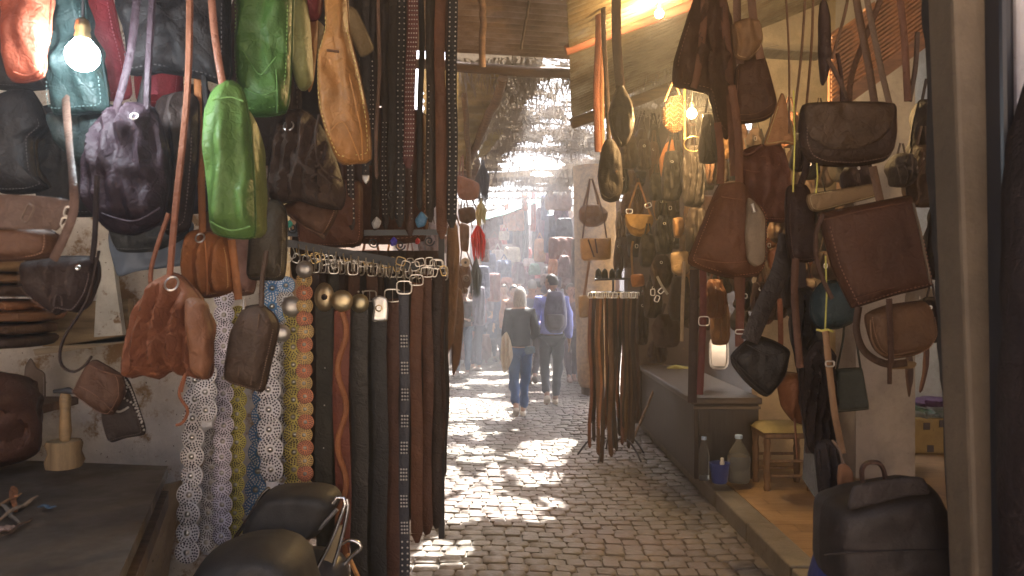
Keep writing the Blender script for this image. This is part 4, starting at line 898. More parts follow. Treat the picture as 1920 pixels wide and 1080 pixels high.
for (x, y0, y1, lb) in [(1488,170,360,'yellow green string hanging beside the messenger bag'),(1548,480,620,'yellow string holding the tan strap'),(1531,300,362,'short yellow green string under the messenger bag')]:
    mb = MB(); mb.tube([P(x, y0, 2.15), P(x+2, (y0+y1)/2, 2.13), P(x-1, y1, 2.15)], .0022, 5); tag(build('hanging_string', mb, mat('cloth', (.55,.50,.10), .7), None, True), lb, 'string')
mb = MB(); mb.tube([P(x, y, 2.1) for x, y in ((1531,618),(1540,620),(1552,618),(1562,622))], .003, 5); tag(build('string_knot', mb, mat('cloth', (.6,.52,.12), .7), None, True), 'knotted yellow string end over the tan strap', 'string')
bag('big black doctor style briefcase standing low in the corner by the pillar', [(1540,950),(1548,935),(1600,915),(1700,897),(1728,900),(1745,925),(1788,1040),(1785,1062),(1700,1068),(1560,1085),(1538,1060),(1536,990)], 1.75, (.022,.015,.012), .12, 9, wr=.05, name='briefcase', group=None, rough=.6, kind='suede',
    handles=[([(1617,905),(1616,880),(1626,868),(1646,868),(1656,880),(1660,902)],9,1.72,(.12,.06,.04))],
    flap=[(1600,912),(1640,902),(1705,893),(1732,897),(1742,925),(1700,930),(1640,945),(1590,955)], flapcol=(.045,.033,.028),
    seams=[[(1600,922),(1660,912),(1728,902)],[(1604,932),(1660,922),(1734,912)],[(1545,1040),(1620,1035),(1780,1030)]])
mb = MB(); soft(mb, [(1542,1050),(1660,1060),(1785,1050),(1790,1180),(1535,1180)], 1.78, .12, 7, wr=.05); tag(build('blue_crate_cover', mb, mat('cloth', (.025,.035,.16), .7), None, True), 'dark blue cloth covered stand under the black briefcase', 'stand')
bag('small tan tag shaped leather case hanging over the black briefcase', [(1572,874),(1582,868),(1596,880),(1600,905),(1596,935),(1588,946),(1574,930),(1570,900)], 1.9, (.40,.19,.09), .012, 7, name='leather_case', group=G2, straps=[([(1580,870),(1574,845),(1560,825)],5,1.9,(.3,.2,.14))], rings=[(1572,935,5)])
bag('crumpled dark leather pouch hanging over the glossy panel', [(1530,840),(1545,825),(1568,830),(1574,870),(1572,925),(1556,945),(1540,938),(1532,890)], 2.0, (.05,.035,.03), .035, 3, folds=(3,.01), name='pouch', group=G2)
bag('dark brown leather clump with dangling ends beside the rust teardrop bag', [(1500,690),(1530,640),(1555,650),(1562,740),(1560,830),(1538,855),(1516,840),(1506,780)], 2.45, (.055,.035,.028), .06, 3, folds=(5,.018), wr=.6, name='pouch', group=G2)
bag('black crinkled leather bag crowding the gap under the dark teal bag', [(1488,545),(1520,540),(1540,600),(1545,680),(1520,720),(1496,700),(1485,620)], 2.6, (.045,.035,.03), .06, 3, folds=(4,.015), wr=.6, name='pouch', group=G2)
mb = MB(); mb.slab([P(1512,820,3.0), P(1546,838,2.6), P(1546,958,2.6), P(1508,900,3.0)], (0, 1, 0), .02)
tag(build('glossy_panel', mb, mat('leather', (.05,.05,.05), .2)), 'glossy black panel leaning near the stool', 'panel')
# ---- middle right cluster
bag('big dark brown drooping bag with two long straps before the corrugated awning', [(1264,115),(1290,30),(1312,-30),(1345,-30),(1368,30),(1378,100),(1380,225),(1364,262),(1344,240),(1330,178),(1296,168),(1262,160)], 3.6, (.13,.065,.035), .11, 4, folds=(3,.02), wr=.3, name='hobo_bag', group=G2,
    straps=[([(1322,-70),(1318,60),(1305,150),(1300,165)],13,3.5,(.24,.11,.06)),([(1350,-60),(1364,90),(1370,200),(1376,330)],15,3.5,(.20,.09,.05))])
bag('brown flat pouch bag with wide bottom hanging over the cream wall', [(1380,130),(1402,110),(1430,100),(1446,150),(1456,192),(1448,215),(1432,226),(1398,232),(1376,226)], 3.3, (.12,.058,.03), .05, 4, wr=.25, name='shoulder_bag', group=G2, seams=[[(1385,215),(1420,212),(1448,195)]],
    straps=[([(1384,-60),(1382,30),(1388,120)],15,3.25,(.20,.11,.07)),([(1406,-60),(1412,30),(1426,110)],16,3.2,(.26,.14,.08))])
bag('tan and brown wrinkled bag wedged between the high straps', [(1372,50),(1394,36),(1422,38),(1430,70),(1424,92),(1404,112),(1380,108)], 3.2, (.30,.17,.08), .04, 4, folds=(2,.01), wr=.4, name='pouch', group=G2)
bag('reddish brown slouchy tote hanging before the white wall patch', [(1382,292),(1410,275),(1450,270),(1470,282),(1480,330),(1478,412),(1440,416),(1392,412),(1384,350)], 3.1, (.17,.07,.04), .06, 4, folds=(2,.015), wr=.5, name='tote_bag', group=G2, seams=[[(1395,318),(1425,322),(1462,308)]],
    straps=[([(1384,294),(1380,270),(1400,290),(1428,272)],6,3.05)])
bag('orange tan pointed leather flap catching the lamp light', [(1440,250),(1466,175),(1480,220),(1490,270),(1470,268),(1434,272)], 2.9, (.48,.24,.10), .02, 4, wr=.4, name='leather_piece', cat='leather piece', group=G2)
bag('large rust brown cone shaped bag with pale side and wide base', [(1340,362),(1352,343),(1388,340),(1414,372),(1434,402),(1436,450),(1432,498),(1420,516),(1375,522),(1340,514),(1300,500),(1290,488),(1312,430)], 3.0, (.20,.085,.042), .09, 4, wr=.22, name='shoulder_bag', group=G2,
    seams=[[(1298,482),(1350,492),(1400,490),(1428,480)],[(1352,368),(1372,372),(1392,374)]],
    straps=[([(1350,345),(1352,290),(1345,230)],14),([(1386,342),(1384,250),(1372,160)],15),([(1384,514),(1386,560)],16,2.98)],
    extra=lambda r,d,T: (build('side_panel', (lambda m:(soft(m,[(1402,372),(1418,380),(1434,410),(1434,488),(1416,500),(1402,488),(1396,430)],2.92,.02,4,wr=.4,seed=3),m)[1])(MB()), L_((.36,.27,.18),.5), r, True), build('clasp', (lambda m:(m.tube([P(1410,382,2.88),P(1414,398,2.88)],.006,6),m)[1])(MB()), STEEL, r, True)))
bag('orange brown leather tongue hanging right of the cone shaped bag', [(1440,470),(1462,462),(1472,480),(1468,505),(1456,516),(1442,500)], 3.0, (.40,.16,.07), .03, 3, name='pouch', group=G2)
bag('woven rattan basket bag with zigzag pattern glowing in the bulb light', [(1242,205),(1256,182),(1276,178),(1286,190),(1288,220),(1282,242),(1262,250),(1246,238),(1240,222)], 4.95, (.26,.12,.04), .05, 3, kind='weave', name='basket_bag', group=None,
    straps=[([(1246,190),(1262,155),(1274,178)],4,4.7,(.35,.2,.1))],
    extra=lambda r,d,T: build('zigzag_stitching', (lambda m:([m.tube([P(x, y + q, d - T*1.05) for x, y in crom([(1248.,200.),(1256.,192.),(1264.,200.),(1272.,192.),(1282.,200.)], False, 12)], .003, 4) for q in (0,9,18,27,36)],m)[1])(MB()), L_((.5,.36,.2),.6), r, True))
mb = MB(); mb.tube([P(1283, 150, 4.9), P(1284, 262, 4.9)], .008, 8); tag(build('candle_pole', mb, mat('cloth', (.42,.27,.08), .6), None, True), 'short yellow pole hanging upright beside the warm bulb', 'pole')
mb = MB(); mb.tube([P(1300+18*math.cos(a*.4), 270+14*math.sin(a*.4), 4.7) for a in range(16)], .003, 5, 0, True); tag(build('metal_ring', mb, BRASS, None, True), 'loose brass hoop hanging below the warm bulb', 'hoop')
bag('long thin drooping black leather bag with narrow neck near the street', [(1148,185),(1158,160),(1168,160),(1184,190),(1190,225),(1186,250),(1174,272),(1160,276),(1146,250),(1140,215)], 4.6, (.045,.032,.028), .07, 3, wr=.3, name='hobo_bag', group=G2, rough=.4,
    straps=[([(1156,-60),(1156,70),(1163,165)],18,4.6,(.08,.042,.03))], seams=[[(1146,200),(1150,240),(1166,270)]])
bag('black oblong bag hanging lower beside the long thin drooping one', [(1128,278),(1136,262),(1150,262),(1164,290),(1168,350),(1160,375),(1144,380),(1128,372),(1120,330)], 4.8, (.04,.03,.028), .06, 4, wr=.3, name='sling_bag', group=G2, straps=[([(1142,265),(1138,170),(1132,60),(1130,-60)],9,4.8,(.06,.035,.028))], seams=[[(1124,360),(1144,372),(1164,352)]])
beltpart('bright orange red strap hanging beside the awning edge', [(1121,-60),(1122,60),(1118,170),(1121,285)], 12, 4.9, (.19,.06,.035))
beltpart('second orange brown strap behind the bright orange red one', [(1132,40),(1128,160),(1130,300)], 9, 5.0, (.30,.12,.06))

# ---- shop fronts at mid distance, right of the street
G3 = 'goods hanging along the middle of the street'
def pillar():
    t = thing('burlap_pillar', 'tan burlap covered pillar at the corner past the belt stand', 'pillar', (1.2, 12.2, 0))
    mb = MB(); c = P(1112, 736, 12.2); prof = [(.22, .15), (.25, .22), (.27, .6), (.27, 1.0), (.29, 1.6), (.31, 2.4), (.31, 3.5)]
    mb.lathe(prof, (c.x + .02, 12.2, -.03), 20); mb.v = [v + Vector((noise.noise(v * 4), noise.noise(v * 4 + Vector((3, 0, 0))), 0)) * .05 for v in mb.v]
    build('burlap_cover', mb, mat('suede', (.36, .21, .075), .9), t, True)
    mb = MB(); mb.lathe([(.2, 0), (.2, .2)], (c.x + .02, 12.2, -.02), 12); build('footing', mb, mat('plaster', (.2, .15, .1), .9), t)
pillar()
bag('yellow tan satchel with crossed dark straps on the burlap pillar', [(1087,450),(1090,447),(1142,446),(1146,449),(1146,480),(1142,486),(1096,489),(1089,482)], 7.6, (.60,.33,.11), .06, 8, wr=.1, name='satchel', group=G3,
    straps=[([(1103,449),(1110,470),(1114,482)],3,7.52,(.14,.07,.03)),([(1116,448),(1120,475)],3,7.52,(.14,.07,.03)),([(1092,448),(1098,400),(1106,340)],3,7.6,(.2,.1,.05)),([(1138,448),(1128,390),(1112,340)],3,7.6,(.2,.1,.05))])
bag('brown patterned basket like purse above the yellow tan satchel', [(1085,395),(1095,384),(1125,384),(1140,398),(1136,415),(1120,425),(1098,425),(1086,412)], 7.7, (.24,.12,.055), .06, 4, wr=.4, group=G3, straps=[([(1094,386),(1102,355),(1106,335)],4),([(1122,386),(1116,355),(1110,335)],4)])
bag('small ochre bag hanging near the buckles of the street belt stand', [(1084,556),(1106,555),(1107,592),(1086,594)], 8.0, (.48,.29,.11), .04, 7, name='satchel', group=G3, straps=[([(1095,556),(1105,490),(1112,450)],5,8.0,(.42,.22,.09))])
bag('half moon tan saddle bag hanging from a long strap', [(1172,405),(1176,401),(1222,403),(1225,416),(1216,436),(1200,444),(1184,440),(1174,424)], 6.4, (.56,.31,.09), .05, 5, wr=.12, name='saddle_bag', group=G3,
    flap=[(1175,402),(1222,404),(1218,422),(1200,432),(1180,424)], flapcol=(.62,.36,.12), straps=[([(1175,404),(1186,370),(1196,342)],3.5,6.4,(.4,.2,.09)),([(1220,404),(1208,370),(1198,342)],4,6.4,(.42,.2,.09))])
bag('small orange brown box bag above the upper shelf of the belt stand', [(1183,516),(1205,514),(1208,535),(1186,538)], 6.7, (.48,.20,.07), .05, 8, name='satchel', group=G3, straps=[([(1186,516),(1184,470),(1187,452)],4,6.7,(.45,.25,.1))])
bag('orange leather shirt shape hanging by the hoop', [(1236,300),(1248,270),(1262,262),(1266,300),(1258,330),(1240,332)], 5.6, (.50,.19,.06), .04, 4, wr=.4, name='leather_piece', cat='leather piece', group=G3)
bag('bronze brown camera case on a strap under the warm bulb', [(1262,410),(1280,408),(1283,430),(1276,446),(1264,444)], 5.2, (.34,.18,.08), .04, 5, name='leather_case', group=G3)
bag('khaki flat pouch hung below the camera case', [(1258,475),(1290,472),(1292,510),(1276,518),(1260,510)], 5.2, (.30,.20,.11), .03, 6, name='pouch', group=G3)
rng = random.Random(77)
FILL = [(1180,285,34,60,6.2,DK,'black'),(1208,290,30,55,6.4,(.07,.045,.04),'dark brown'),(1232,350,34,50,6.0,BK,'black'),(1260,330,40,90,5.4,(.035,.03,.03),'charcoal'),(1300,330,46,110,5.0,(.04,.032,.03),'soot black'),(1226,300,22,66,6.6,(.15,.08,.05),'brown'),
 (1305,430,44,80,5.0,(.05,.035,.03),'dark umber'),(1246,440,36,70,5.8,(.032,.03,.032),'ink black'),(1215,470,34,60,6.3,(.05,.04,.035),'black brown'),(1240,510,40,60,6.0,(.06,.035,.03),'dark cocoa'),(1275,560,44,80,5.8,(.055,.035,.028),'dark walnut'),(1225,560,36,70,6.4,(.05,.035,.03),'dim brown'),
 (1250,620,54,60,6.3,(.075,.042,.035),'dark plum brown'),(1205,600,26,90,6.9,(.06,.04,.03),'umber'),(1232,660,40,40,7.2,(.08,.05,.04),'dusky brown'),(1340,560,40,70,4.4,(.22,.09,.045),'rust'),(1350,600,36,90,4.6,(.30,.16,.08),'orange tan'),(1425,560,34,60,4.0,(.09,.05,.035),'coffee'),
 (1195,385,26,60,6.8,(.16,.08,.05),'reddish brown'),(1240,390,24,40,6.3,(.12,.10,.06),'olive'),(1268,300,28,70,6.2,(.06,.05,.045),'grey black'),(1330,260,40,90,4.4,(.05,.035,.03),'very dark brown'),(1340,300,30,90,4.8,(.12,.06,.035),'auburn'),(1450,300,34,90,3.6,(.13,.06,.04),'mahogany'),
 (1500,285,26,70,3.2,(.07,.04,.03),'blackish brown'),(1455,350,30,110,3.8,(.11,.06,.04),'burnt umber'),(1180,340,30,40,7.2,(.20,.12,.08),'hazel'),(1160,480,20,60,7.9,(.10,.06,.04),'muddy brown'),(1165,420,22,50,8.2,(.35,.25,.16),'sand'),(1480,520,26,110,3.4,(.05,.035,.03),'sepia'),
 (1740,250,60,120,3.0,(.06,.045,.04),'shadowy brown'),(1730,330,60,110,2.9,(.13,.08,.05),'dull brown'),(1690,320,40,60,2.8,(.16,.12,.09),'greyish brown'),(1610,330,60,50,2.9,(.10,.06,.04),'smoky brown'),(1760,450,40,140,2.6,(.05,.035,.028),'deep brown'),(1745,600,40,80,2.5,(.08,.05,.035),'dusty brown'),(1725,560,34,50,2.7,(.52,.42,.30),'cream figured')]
WHAT = ['hobo bag', 'shoulder bag', 'tote bag', 'handbag', 'backpack', 'sling bag', 'purse']
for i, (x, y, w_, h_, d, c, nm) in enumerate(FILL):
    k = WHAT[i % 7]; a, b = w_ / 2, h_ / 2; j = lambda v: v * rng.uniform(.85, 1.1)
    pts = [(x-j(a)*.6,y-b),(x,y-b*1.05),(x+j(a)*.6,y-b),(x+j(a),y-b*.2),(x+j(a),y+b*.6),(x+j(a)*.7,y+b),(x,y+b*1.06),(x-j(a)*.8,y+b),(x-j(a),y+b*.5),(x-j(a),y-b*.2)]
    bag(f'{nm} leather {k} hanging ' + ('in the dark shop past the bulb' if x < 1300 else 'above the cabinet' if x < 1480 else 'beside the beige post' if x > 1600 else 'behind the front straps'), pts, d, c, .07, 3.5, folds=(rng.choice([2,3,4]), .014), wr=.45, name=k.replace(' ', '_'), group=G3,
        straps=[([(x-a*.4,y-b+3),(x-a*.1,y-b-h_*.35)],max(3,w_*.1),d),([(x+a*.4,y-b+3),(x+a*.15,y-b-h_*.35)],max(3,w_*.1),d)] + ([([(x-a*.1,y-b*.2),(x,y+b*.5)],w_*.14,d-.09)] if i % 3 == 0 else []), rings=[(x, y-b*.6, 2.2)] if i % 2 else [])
# a second, denser layer of bags so that hardly any wall shows between them
rng = random.Random(411)
TONE = [('dark brown',(.07,.04,.028)),('black',(.035,.028,.026)),('chestnut',(.16,.07,.038)),('reddish brown',(.20,.08,.04)),('umber',(.10,.06,.04)),('tan',(.46,.24,.09)),('coffee',(.09,.05,.032)),('russet',(.26,.10,.045))]
ROW = ['top row','second row','third row','fourth row','fifth row','sixth row']
for r_ in range(6):
    for c_ in range(10):
        x = 1168 + c_ * 31 + rng.uniform(-8, 8); y = 265 + r_ * 66 + rng.uniform(-14, 14); d = rng.uniform(6.6, 8.2) if x < 1320 else rng.uniform(5.0, 6.2)
        if (x < 1240 and y > 500) or (y > 560 and x > 1400) or (x > 1400 and y < 330 and d < 5.2): continue
        if x > 1405 and rng.random() < .45: continue
        nm, c = TONE[rng.randrange(8)] if rng.random() < .7 else TONE[rng.randrange(2)]
        k = rng.choice(WHAT); a = rng.uniform(11, 19) * (1.15 if x > 1320 else 1); b = rng.uniform(18, 34); j = lambda v: v * rng.uniform(.82, 1.12); sh = rng.random()
        if sh < .35: pts = [(x-j(a),y-b),(x+j(a),y-b),(x+j(a),y+b*.7),(x+a*.8,y+b),(x-a*.8,y+b),(x-j(a),y+b*.7)]
        elif sh < .7: pts = [(x-j(a)*.4,y-b),(x+j(a)*.4,y-b),(x+j(a),y),(x+j(a),y+b*.7),(x,y+b),(x-j(a),y+b*.7),(x-j(a),y)]
        else: b *= .7; pts = [(x-j(a),y-b),(x+j(a),y-b),(x+j(a)*.95,y),(x+a*.5,y+b),(x-a*.5,y+b),(x-j(a)*.95,y)]
        where = ('over the belt stand' if x < 1210 else 'past the warm bulb' if x < 1320 else 'over the cabinet' if x < 1410 else 'by the cream wall')
        bag(f'{nm} leather {k} in the {ROW[r_]} {where}', pts, d, c, .07, rng.choice([3,4,6]), folds=(rng.choice([0,2,4]), .014), wr=.5, name=k.replace(' ', '_'), group='crowded bags deep in the right hand shop',
            straps=[([(x-a*.5,y-b+3),(x-a*.15,y-b-24)],2.4,d),([(x+a*.5,y-b+3),(x+a*.1,y-b-24)],2.4,d)], seams=[[(x-a*.8,y+b*.5),(x,y+b*.62),(x+a*.8,y+b*.5)]] if rng.random() < .5 else [], buckles=[(x,y,5,7)] if rng.random() < .4 else [],
            flap=[(x-a*.92,y-b*.95),(x+a*.92,y-b*.95),(x+a*.8,y-b*.1),(x,y+b*.15),(x-a*.8,y-b*.1)] if sh > .7 else None)
rng = random.Random(640)
for r_ in range(6):
    for c_ in range(7):
        x = 1395 + c_ * 30 + rng.uniform(-9, 9); y = 255 + r_ * 62 + rng.uniform(-14, 14); d = rng.uniform(4.2, 6.0)
        if (y < 300 and x < 1470) or (x > 1500 and y > 560) or y > 610: continue
        nm, c = TONE[rng.randrange(8)] if rng.random() < .5 else TONE[rng.randrange(2)]
        k = rng.choice(WHAT); a = rng.uniform(15, 23); b = rng.uniform(24, 40); j = lambda v: v * rng.uniform(.82, 1.12)
        pts = [(x-j(a)*.6,y-b),(x+j(a)*.6,y-b),(x+j(a),y),(x+j(a),y+b*.7),(x+a*.5,y+b),(x-a*.5,y+b),(x-j(a),y+b*.7),(x-j(a),y)]
        bag(f'{nm} leather {k} in the {ROW[r_]} before the cream wall', pts, d, c, .07, rng.choice([3,4,6]), folds=(rng.choice([0,2,4]), .014), wr=.5, name=k.replace(' ', '_'), group='bags between the front bags and the cream wall',
            straps=[([(x-a*.5,y-b+3),(x-a*.15,y-b-30)],3,d),([(x+a*.5,y-b+3),(x+a*.1,y-b-30)],3,d)], buckles=[(x,y,6,8)] if rng.random() < .4 else [])
# bits of hardware catching light in the dark mass
beltpart('silver grey strap end sticking out of the dark goods', [(1232,518),(1240,534),(1252,552)], 5, 5.9, (.5,.5,.5), group=G3)
for k, (x, y) in enumerate([(1224,548),(1232,560),(1240,545),(1215,385),(1180,396)]):
    mb = MB(); rect_ring(mb, x, y, 8, 12, 5.9, .004, .4 * k); tag(build('spare_buckle', mb, STEEL, None, True), 'small steel buckle glinting among dark bags past the bulb', 'buckle', 'steel buckles among dark bags')

# ---- street belt stand
def stand():
    t = thing('belt_stand', 'free standing iron belt stand in the street with curled feet', 'stand', P(1150, 850, 7.7))
    d = 7.7
    mb = MB(); mb.tube([P(1150, 545, d), P(1150, 840, d)], .016, 8); build('pole', mb, IRON, t, True)
    mb = MB(); mb.tube([P(1104, 553, d-.25), P(1200, 550, d-.2), P(1205, 546, d+.2), P(1108, 548, d+.25)], .009, 6, 0, True); build('top_ring', mb, IRON, t, True)
    mb = MB(); mb.tube([P(1115, 524, d), P(1185, 522, d)], .012, 6); mb.tube([P(1150, 524, d), P(1150, 550, d)], .012, 6); build('upper_bar', mb, IRON, t, True)
    for a in (0, 1, 2, 3, 4):
        an = a * 1.2566 + .4; c = P(1150, 835, d); q = []
        for k in range(8):
            r = .05 + .30 * k / 7; q.append(Vector((c.x + r * math.cos(an), c.y + r * math.sin(an), .16 + .05 * math.sin(k * .5) - .15 * (k / 7) ** 2)))
        mb = MB(); mb.tube(q, .009, 6); build('foot', mb, IRON, t, True)
stand()
for i, (x, y1, w_, c, nm) in enumerate([(1107,835,8,(.22,.09,.05),'rust'),(1114,822,9,(.08,.05,.035),'dark brown'),(1121,848,9,(.16,.09,.055),'brown'),(1129,865,10,(.09,.06,.045),'umber'),(1137,800,8,(.28,.12,.06),'reddish tan'),(1145,850,11,(.13,.075,.05),'cocoa'),(1153,840,9,(.055,.04,.03),'black'),
        (1160,812,9,(.045,.035,.03),'jet black'),(1167,830,8,(.15,.065,.04),'chestnut'),(1174,822,9,(.20,.12,.06),'tan brown'),(1181,835,9,(.10,.055,.035),'coffee brown'),(1188,825,10,(.065,.045,.035),'dark olive'),(1195,780,8,(.12,.06,.04),'maroon brown'),(1110,790,6,(.05,.035,.03),'sooty'),(1125,800,6,(.34,.16,.08),'light tan'),(1141,825,6,(.04,.035,.03),'charcoal'),(1157,780,6,(.26,.10,.05),'copper'),(1170,800,6,(.05,.04,.035),'blackish'),(1184,790,6,(.24,.14,.08),'camel')]):
    belt(f'{nm} belt hanging on the stand in the street', x, 556, y1, w_ * .8, 7.45 + .18 * math.sin(i * 2.1), c, 'frame', group='belts on the street stand', bw=8, bh=10, metal=BRASS if i % 3 == 1 else STEEL)
for i, (x, nm) in enumerate([(1122,'first'),(1134,'second'),(1148,'third'),(1160,'fourth')]):
    mb = MB(); soft(mb, [(x-6,522),(x-5,508),(x,503),(x+5,508),(x+6,522)], 7.6, .03, 3); tag(build('rolled_belt', mb, L_((.06,.075,.06), .4), None, True), f'dark green rolled belt, {nm} on the upper bar of the stand', 'belt', 'rolled belts on the stand bar')
beam('bare slanting wooden stick propped behind the street belt stand', P(1228, 728, 8.2), P(1184, 830, 7.8), .012, (.26, .16, .09), 'wooden_prop', 'stick')

# ---- cabinet, bottles, bowl, stool
def cabinet():
    t = thing('shop_cabinet', 'dark low cabinet with a flat top on the shop step', 'cabinet', (1.75, 7.2, .11))
    x0, x1, y0, y1 = 1.44, 1.95, 6.32, 7.0
    WD = mat('wood', (.045, .03, .022), .5, grain=(12, 12, 1))
    mb = MB(); mb.box((x0, y0, .11), (x1, 8.9, .70)); o = build('carcass', mb, WD, t); o.modifiers.new('b', 'BEVEL').width = .006
    mb = MB(); mb.box((x0 - .03, y0 - .03, .703), (x1 + .02, 8.95, .755)); o = build('top', mb, mat('wood', (.075, .055, .04), .45), t); o.modifiers.new('b', 'BEVEL').width = .008
    mb = MB(); mb.box((x0 + .03, y0 - .012, .15), (x1 - .03, y0 - .002, .66)); build('front_panel', mb, mat('wood', (.03, .022, .018), .45, grain=(12, 12, 1)), t)
    mb = MB(); mb.box((x0 - .01, y0 - .02, .665), (x1 + .01, y0 - .001, .685)); build('rail', mb, mat('wood', (.15, .11, .08), .5), t)
cabinet()
def bottle(label, px, py0, py1, rpx, d, col, cap):
    k = d / F; c = P(px, py1, d); r = rpx * k; h = (py1 - py0) * k
    t = thing('water_bottle', label, 'bottle', c, 'plastic water bottles')
    if rpx > 15: prof = [(r*.9,0),(r,.04*h),(r,.25*h),(r*.94,.28*h),(r,.31*h),(r,.52*h),(r*.92,.60*h),(r*.55,.76*h),(r*.28,.85*h),(r*.26,.93*h)]
    else: prof = [(r*.9,0),(r,.03*h),(r*.95,.14*h),(r,.2*h),(r*.95,.3*h),(r,.36*h),(r,.6*h),(r*.85,.72*h),(r*.42,.85*h),(r*.38,.93*h)]
    mb = MB(); mb.lathe(prof, c, 24); build('body', mb, mat('clear', (.86,.92,.94), .12), t, True)
    mb = MB(); rr = prof[-1][0]; mb.lathe([(rr*1.25,.92*h),(rr*1.3,.93*h),(rr*1.3,.99*h),(rr*1.1,h)], c, 16); build('cap', mb, mat('cloth', (.35,.5,.75), .4), t, True)
    mb = MB(); mb.lathe([(r*.80,.02*h),(r*.85,.03*h),(r*.85,(.55 if rpx>15 else .12)*h),(.001,(.555 if rpx>15 else .125)*h)], c, 20); build('water', mb, mat('clear', (.8,.86,.88), .02), t, True)
bottle('slim clear water bottle standing left of the blue bowl', 1320, 818, 900, 10, 6.08, None, None)
bottle('large clear water jug with pale cap beside the blue bowl', 1385, 815, 903, 21, 6.05, None, None)
def bowl():
    c = P(1349, 905, 5.98); t = thing('blue_bowl', 'small dark blue plastic bowl between the two water bottles', 'bowl', c)
    mb = MB(); mb.lathe([(.05,0),(.058,.01),(.072,.13),(.079,.145),(.079,.15),(.07,.148),(.052,.02),(.001,.018)], c, 24); build('bowl', mb, mat('cloth', (.04,.07,.30), .35), t, True)
    mb = MB(); mb.lathe([(.015,0),(.018,.03),(.012,.045),(.014,.06),(.010,.066)], c + Vector((.015,-.02,.125)), 12); tag(build('white_bottle', mb, mat('cloth', (.7,.7,.65), .4), None, True), 'little white flask leaning in the blue bowl', 'flask')
bowl()
def stool():
    c = Vector((2.06, 6.1, .11)); t = thing('wooden_stool', 'brown turned wood stool with a yellow padded seat', 'stool', c)
    WD = mat('wood', (.17, .10, .055), .5, grain=(14, 14, 1))
    mb = MB(); mb.box((c.x-.19,c.y-.17,.50),(c.x+.19,c.y+.17,.545)); o = build('seat_frame', mb, WD, t); o.modifiers.new('b','BEVEL').width=.01
    mb = MB(); n = 12; vs = []
    for j in range(n+1):
        for i in range(n+1):
            u, v = i/n*2-1, j/n*2-1; vs.append((c.x+u*.195, c.y+v*.175, .546+.055*((1-abs(u)**5)*(1-abs(v)**5))**.5))
    mb.add(vs, [(j*(n+1)+i, j*(n+1)+i+1, (j+1)*(n+1)+i+1, (j+1)*(n+1)+i) for j in range(n) for i in range(n)]); build('cushion', mb, mat('cloth', (.44,.36,.15), .7), t, True)
    for sx in (-1, 1):
        for sy in (-1, 1):
            mb = MB(); mb.lathe([(.022,0),(.028,.02),(.02,.05),(.028,.10),(.024,.20),(.03,.26),(.022,.30),(.028,.36),(.026,.39)], (c.x+sx*.16, c.y+sy*.14, .11), 10); build('leg', mb, WD, t, True)
    for z in (.22, .33):
        for sy in (-1, 1): mb = MB(); mb.tube([(c.x-.16,c.y+sy*.14,z),(c.x+.16,c.y+sy*.14,z)], .011, 7); build('stretcher', mb, WD, t, True)
stool()
def mirror():
    t = thing('small_mirror', 'small chrome framed mirror standing on the cabinet top', 'mirror', P(1348, 690, 6.9))
    mb = MB(); rect_ring(mb, 1348, 662, 34, 58, 6.9, .01); build('frame', mb, STEEL, t, True)
    mb = MB(); mb.slab([P(1334,637,6.91), P(1362,637,6.91), P(1362,687,6.91), P(1334,687,6.91)], (0,1,0), .01); build('glass', mb, mat('metal', (.55,.5,.42), .1, metal=1), t)
mirror()
bag('yellow orange scrap bag lying on the far end of the cabinet', [(1250,690),(1266,684),(1292,688),(1294,696),(1256,698)], 8.6, (.5,.42,.12), .06, 3, name='pouch')
# ---- back room carton
def carton():
    t = thing('carton', 'yellow brown cardboard carton with dark patches in the back room', 'carton', P(1745, 850, 7.3))
    a = P(1702, 851, 7.3)
    mb = MB(); mb.box((a.x, 7.3, .11), (a.x+.55, 7.7, .43)); o = build('box', mb, mat('plaster', (.42,.31,.13), .85, stain=(.3,.22,.1)), t); o.modifiers.new('b','BEVEL').width=.006
    for x, y in ((1708,838),(1745,842),(1738,800),(1768,795)): mb = MB(); mb.slab([P(x-6,y-7,7.29),P(x+6,y-7,7.29),P(x+6,y+6,7.29),P(x-6,y+6,7.29)], (0,1,0), .008); build('patch', mb, mat('iron', (.08,.07,.08), .6), t)
carton()
for q, c, nm, rr in (([(1700,770),(1720,756),(1760,750),(1790,762),(1792,784),(1740,790),(1704,786)], (.35,.40,.40), 'clear plastic wrapped clothes piled on the carton', .2), ([(1712,752),(1740,744),(1780,746),(1790,758),(1750,764),(1718,762)], (.10,.04,.13), 'purple folded garment on top of the wrapped clothes', .5), ([(1700,758),(1730,762),(1790,768),(1788,776),(1710,774)], (.10,.20,.15), 'green folded garment between the purple one and the carton', .5)):
    mb = MB(); soft(mb, q, 7.45, .14, 4, wr=.6); tag(build('folded_garment', mb, mat('leather' if rr < .3 else 'cloth', c, rr), None, True), nm, 'garment')
bag('narrow curved dark strap bag hanging over the bluish wall', [(1700,650),(1708,640),(1712,700),(1704,745),(1698,700)], 4.0, (.09,.05,.04), .02, 4, name='sling_bag')
bag('curved dark tie shaped strap bag near the carton', [(1732,640),(1742,636),(1740,690),(1730,732),(1724,735),(1732,690)], 4.0, (.12,.06,.05), .015, 4, name='sling_bag')

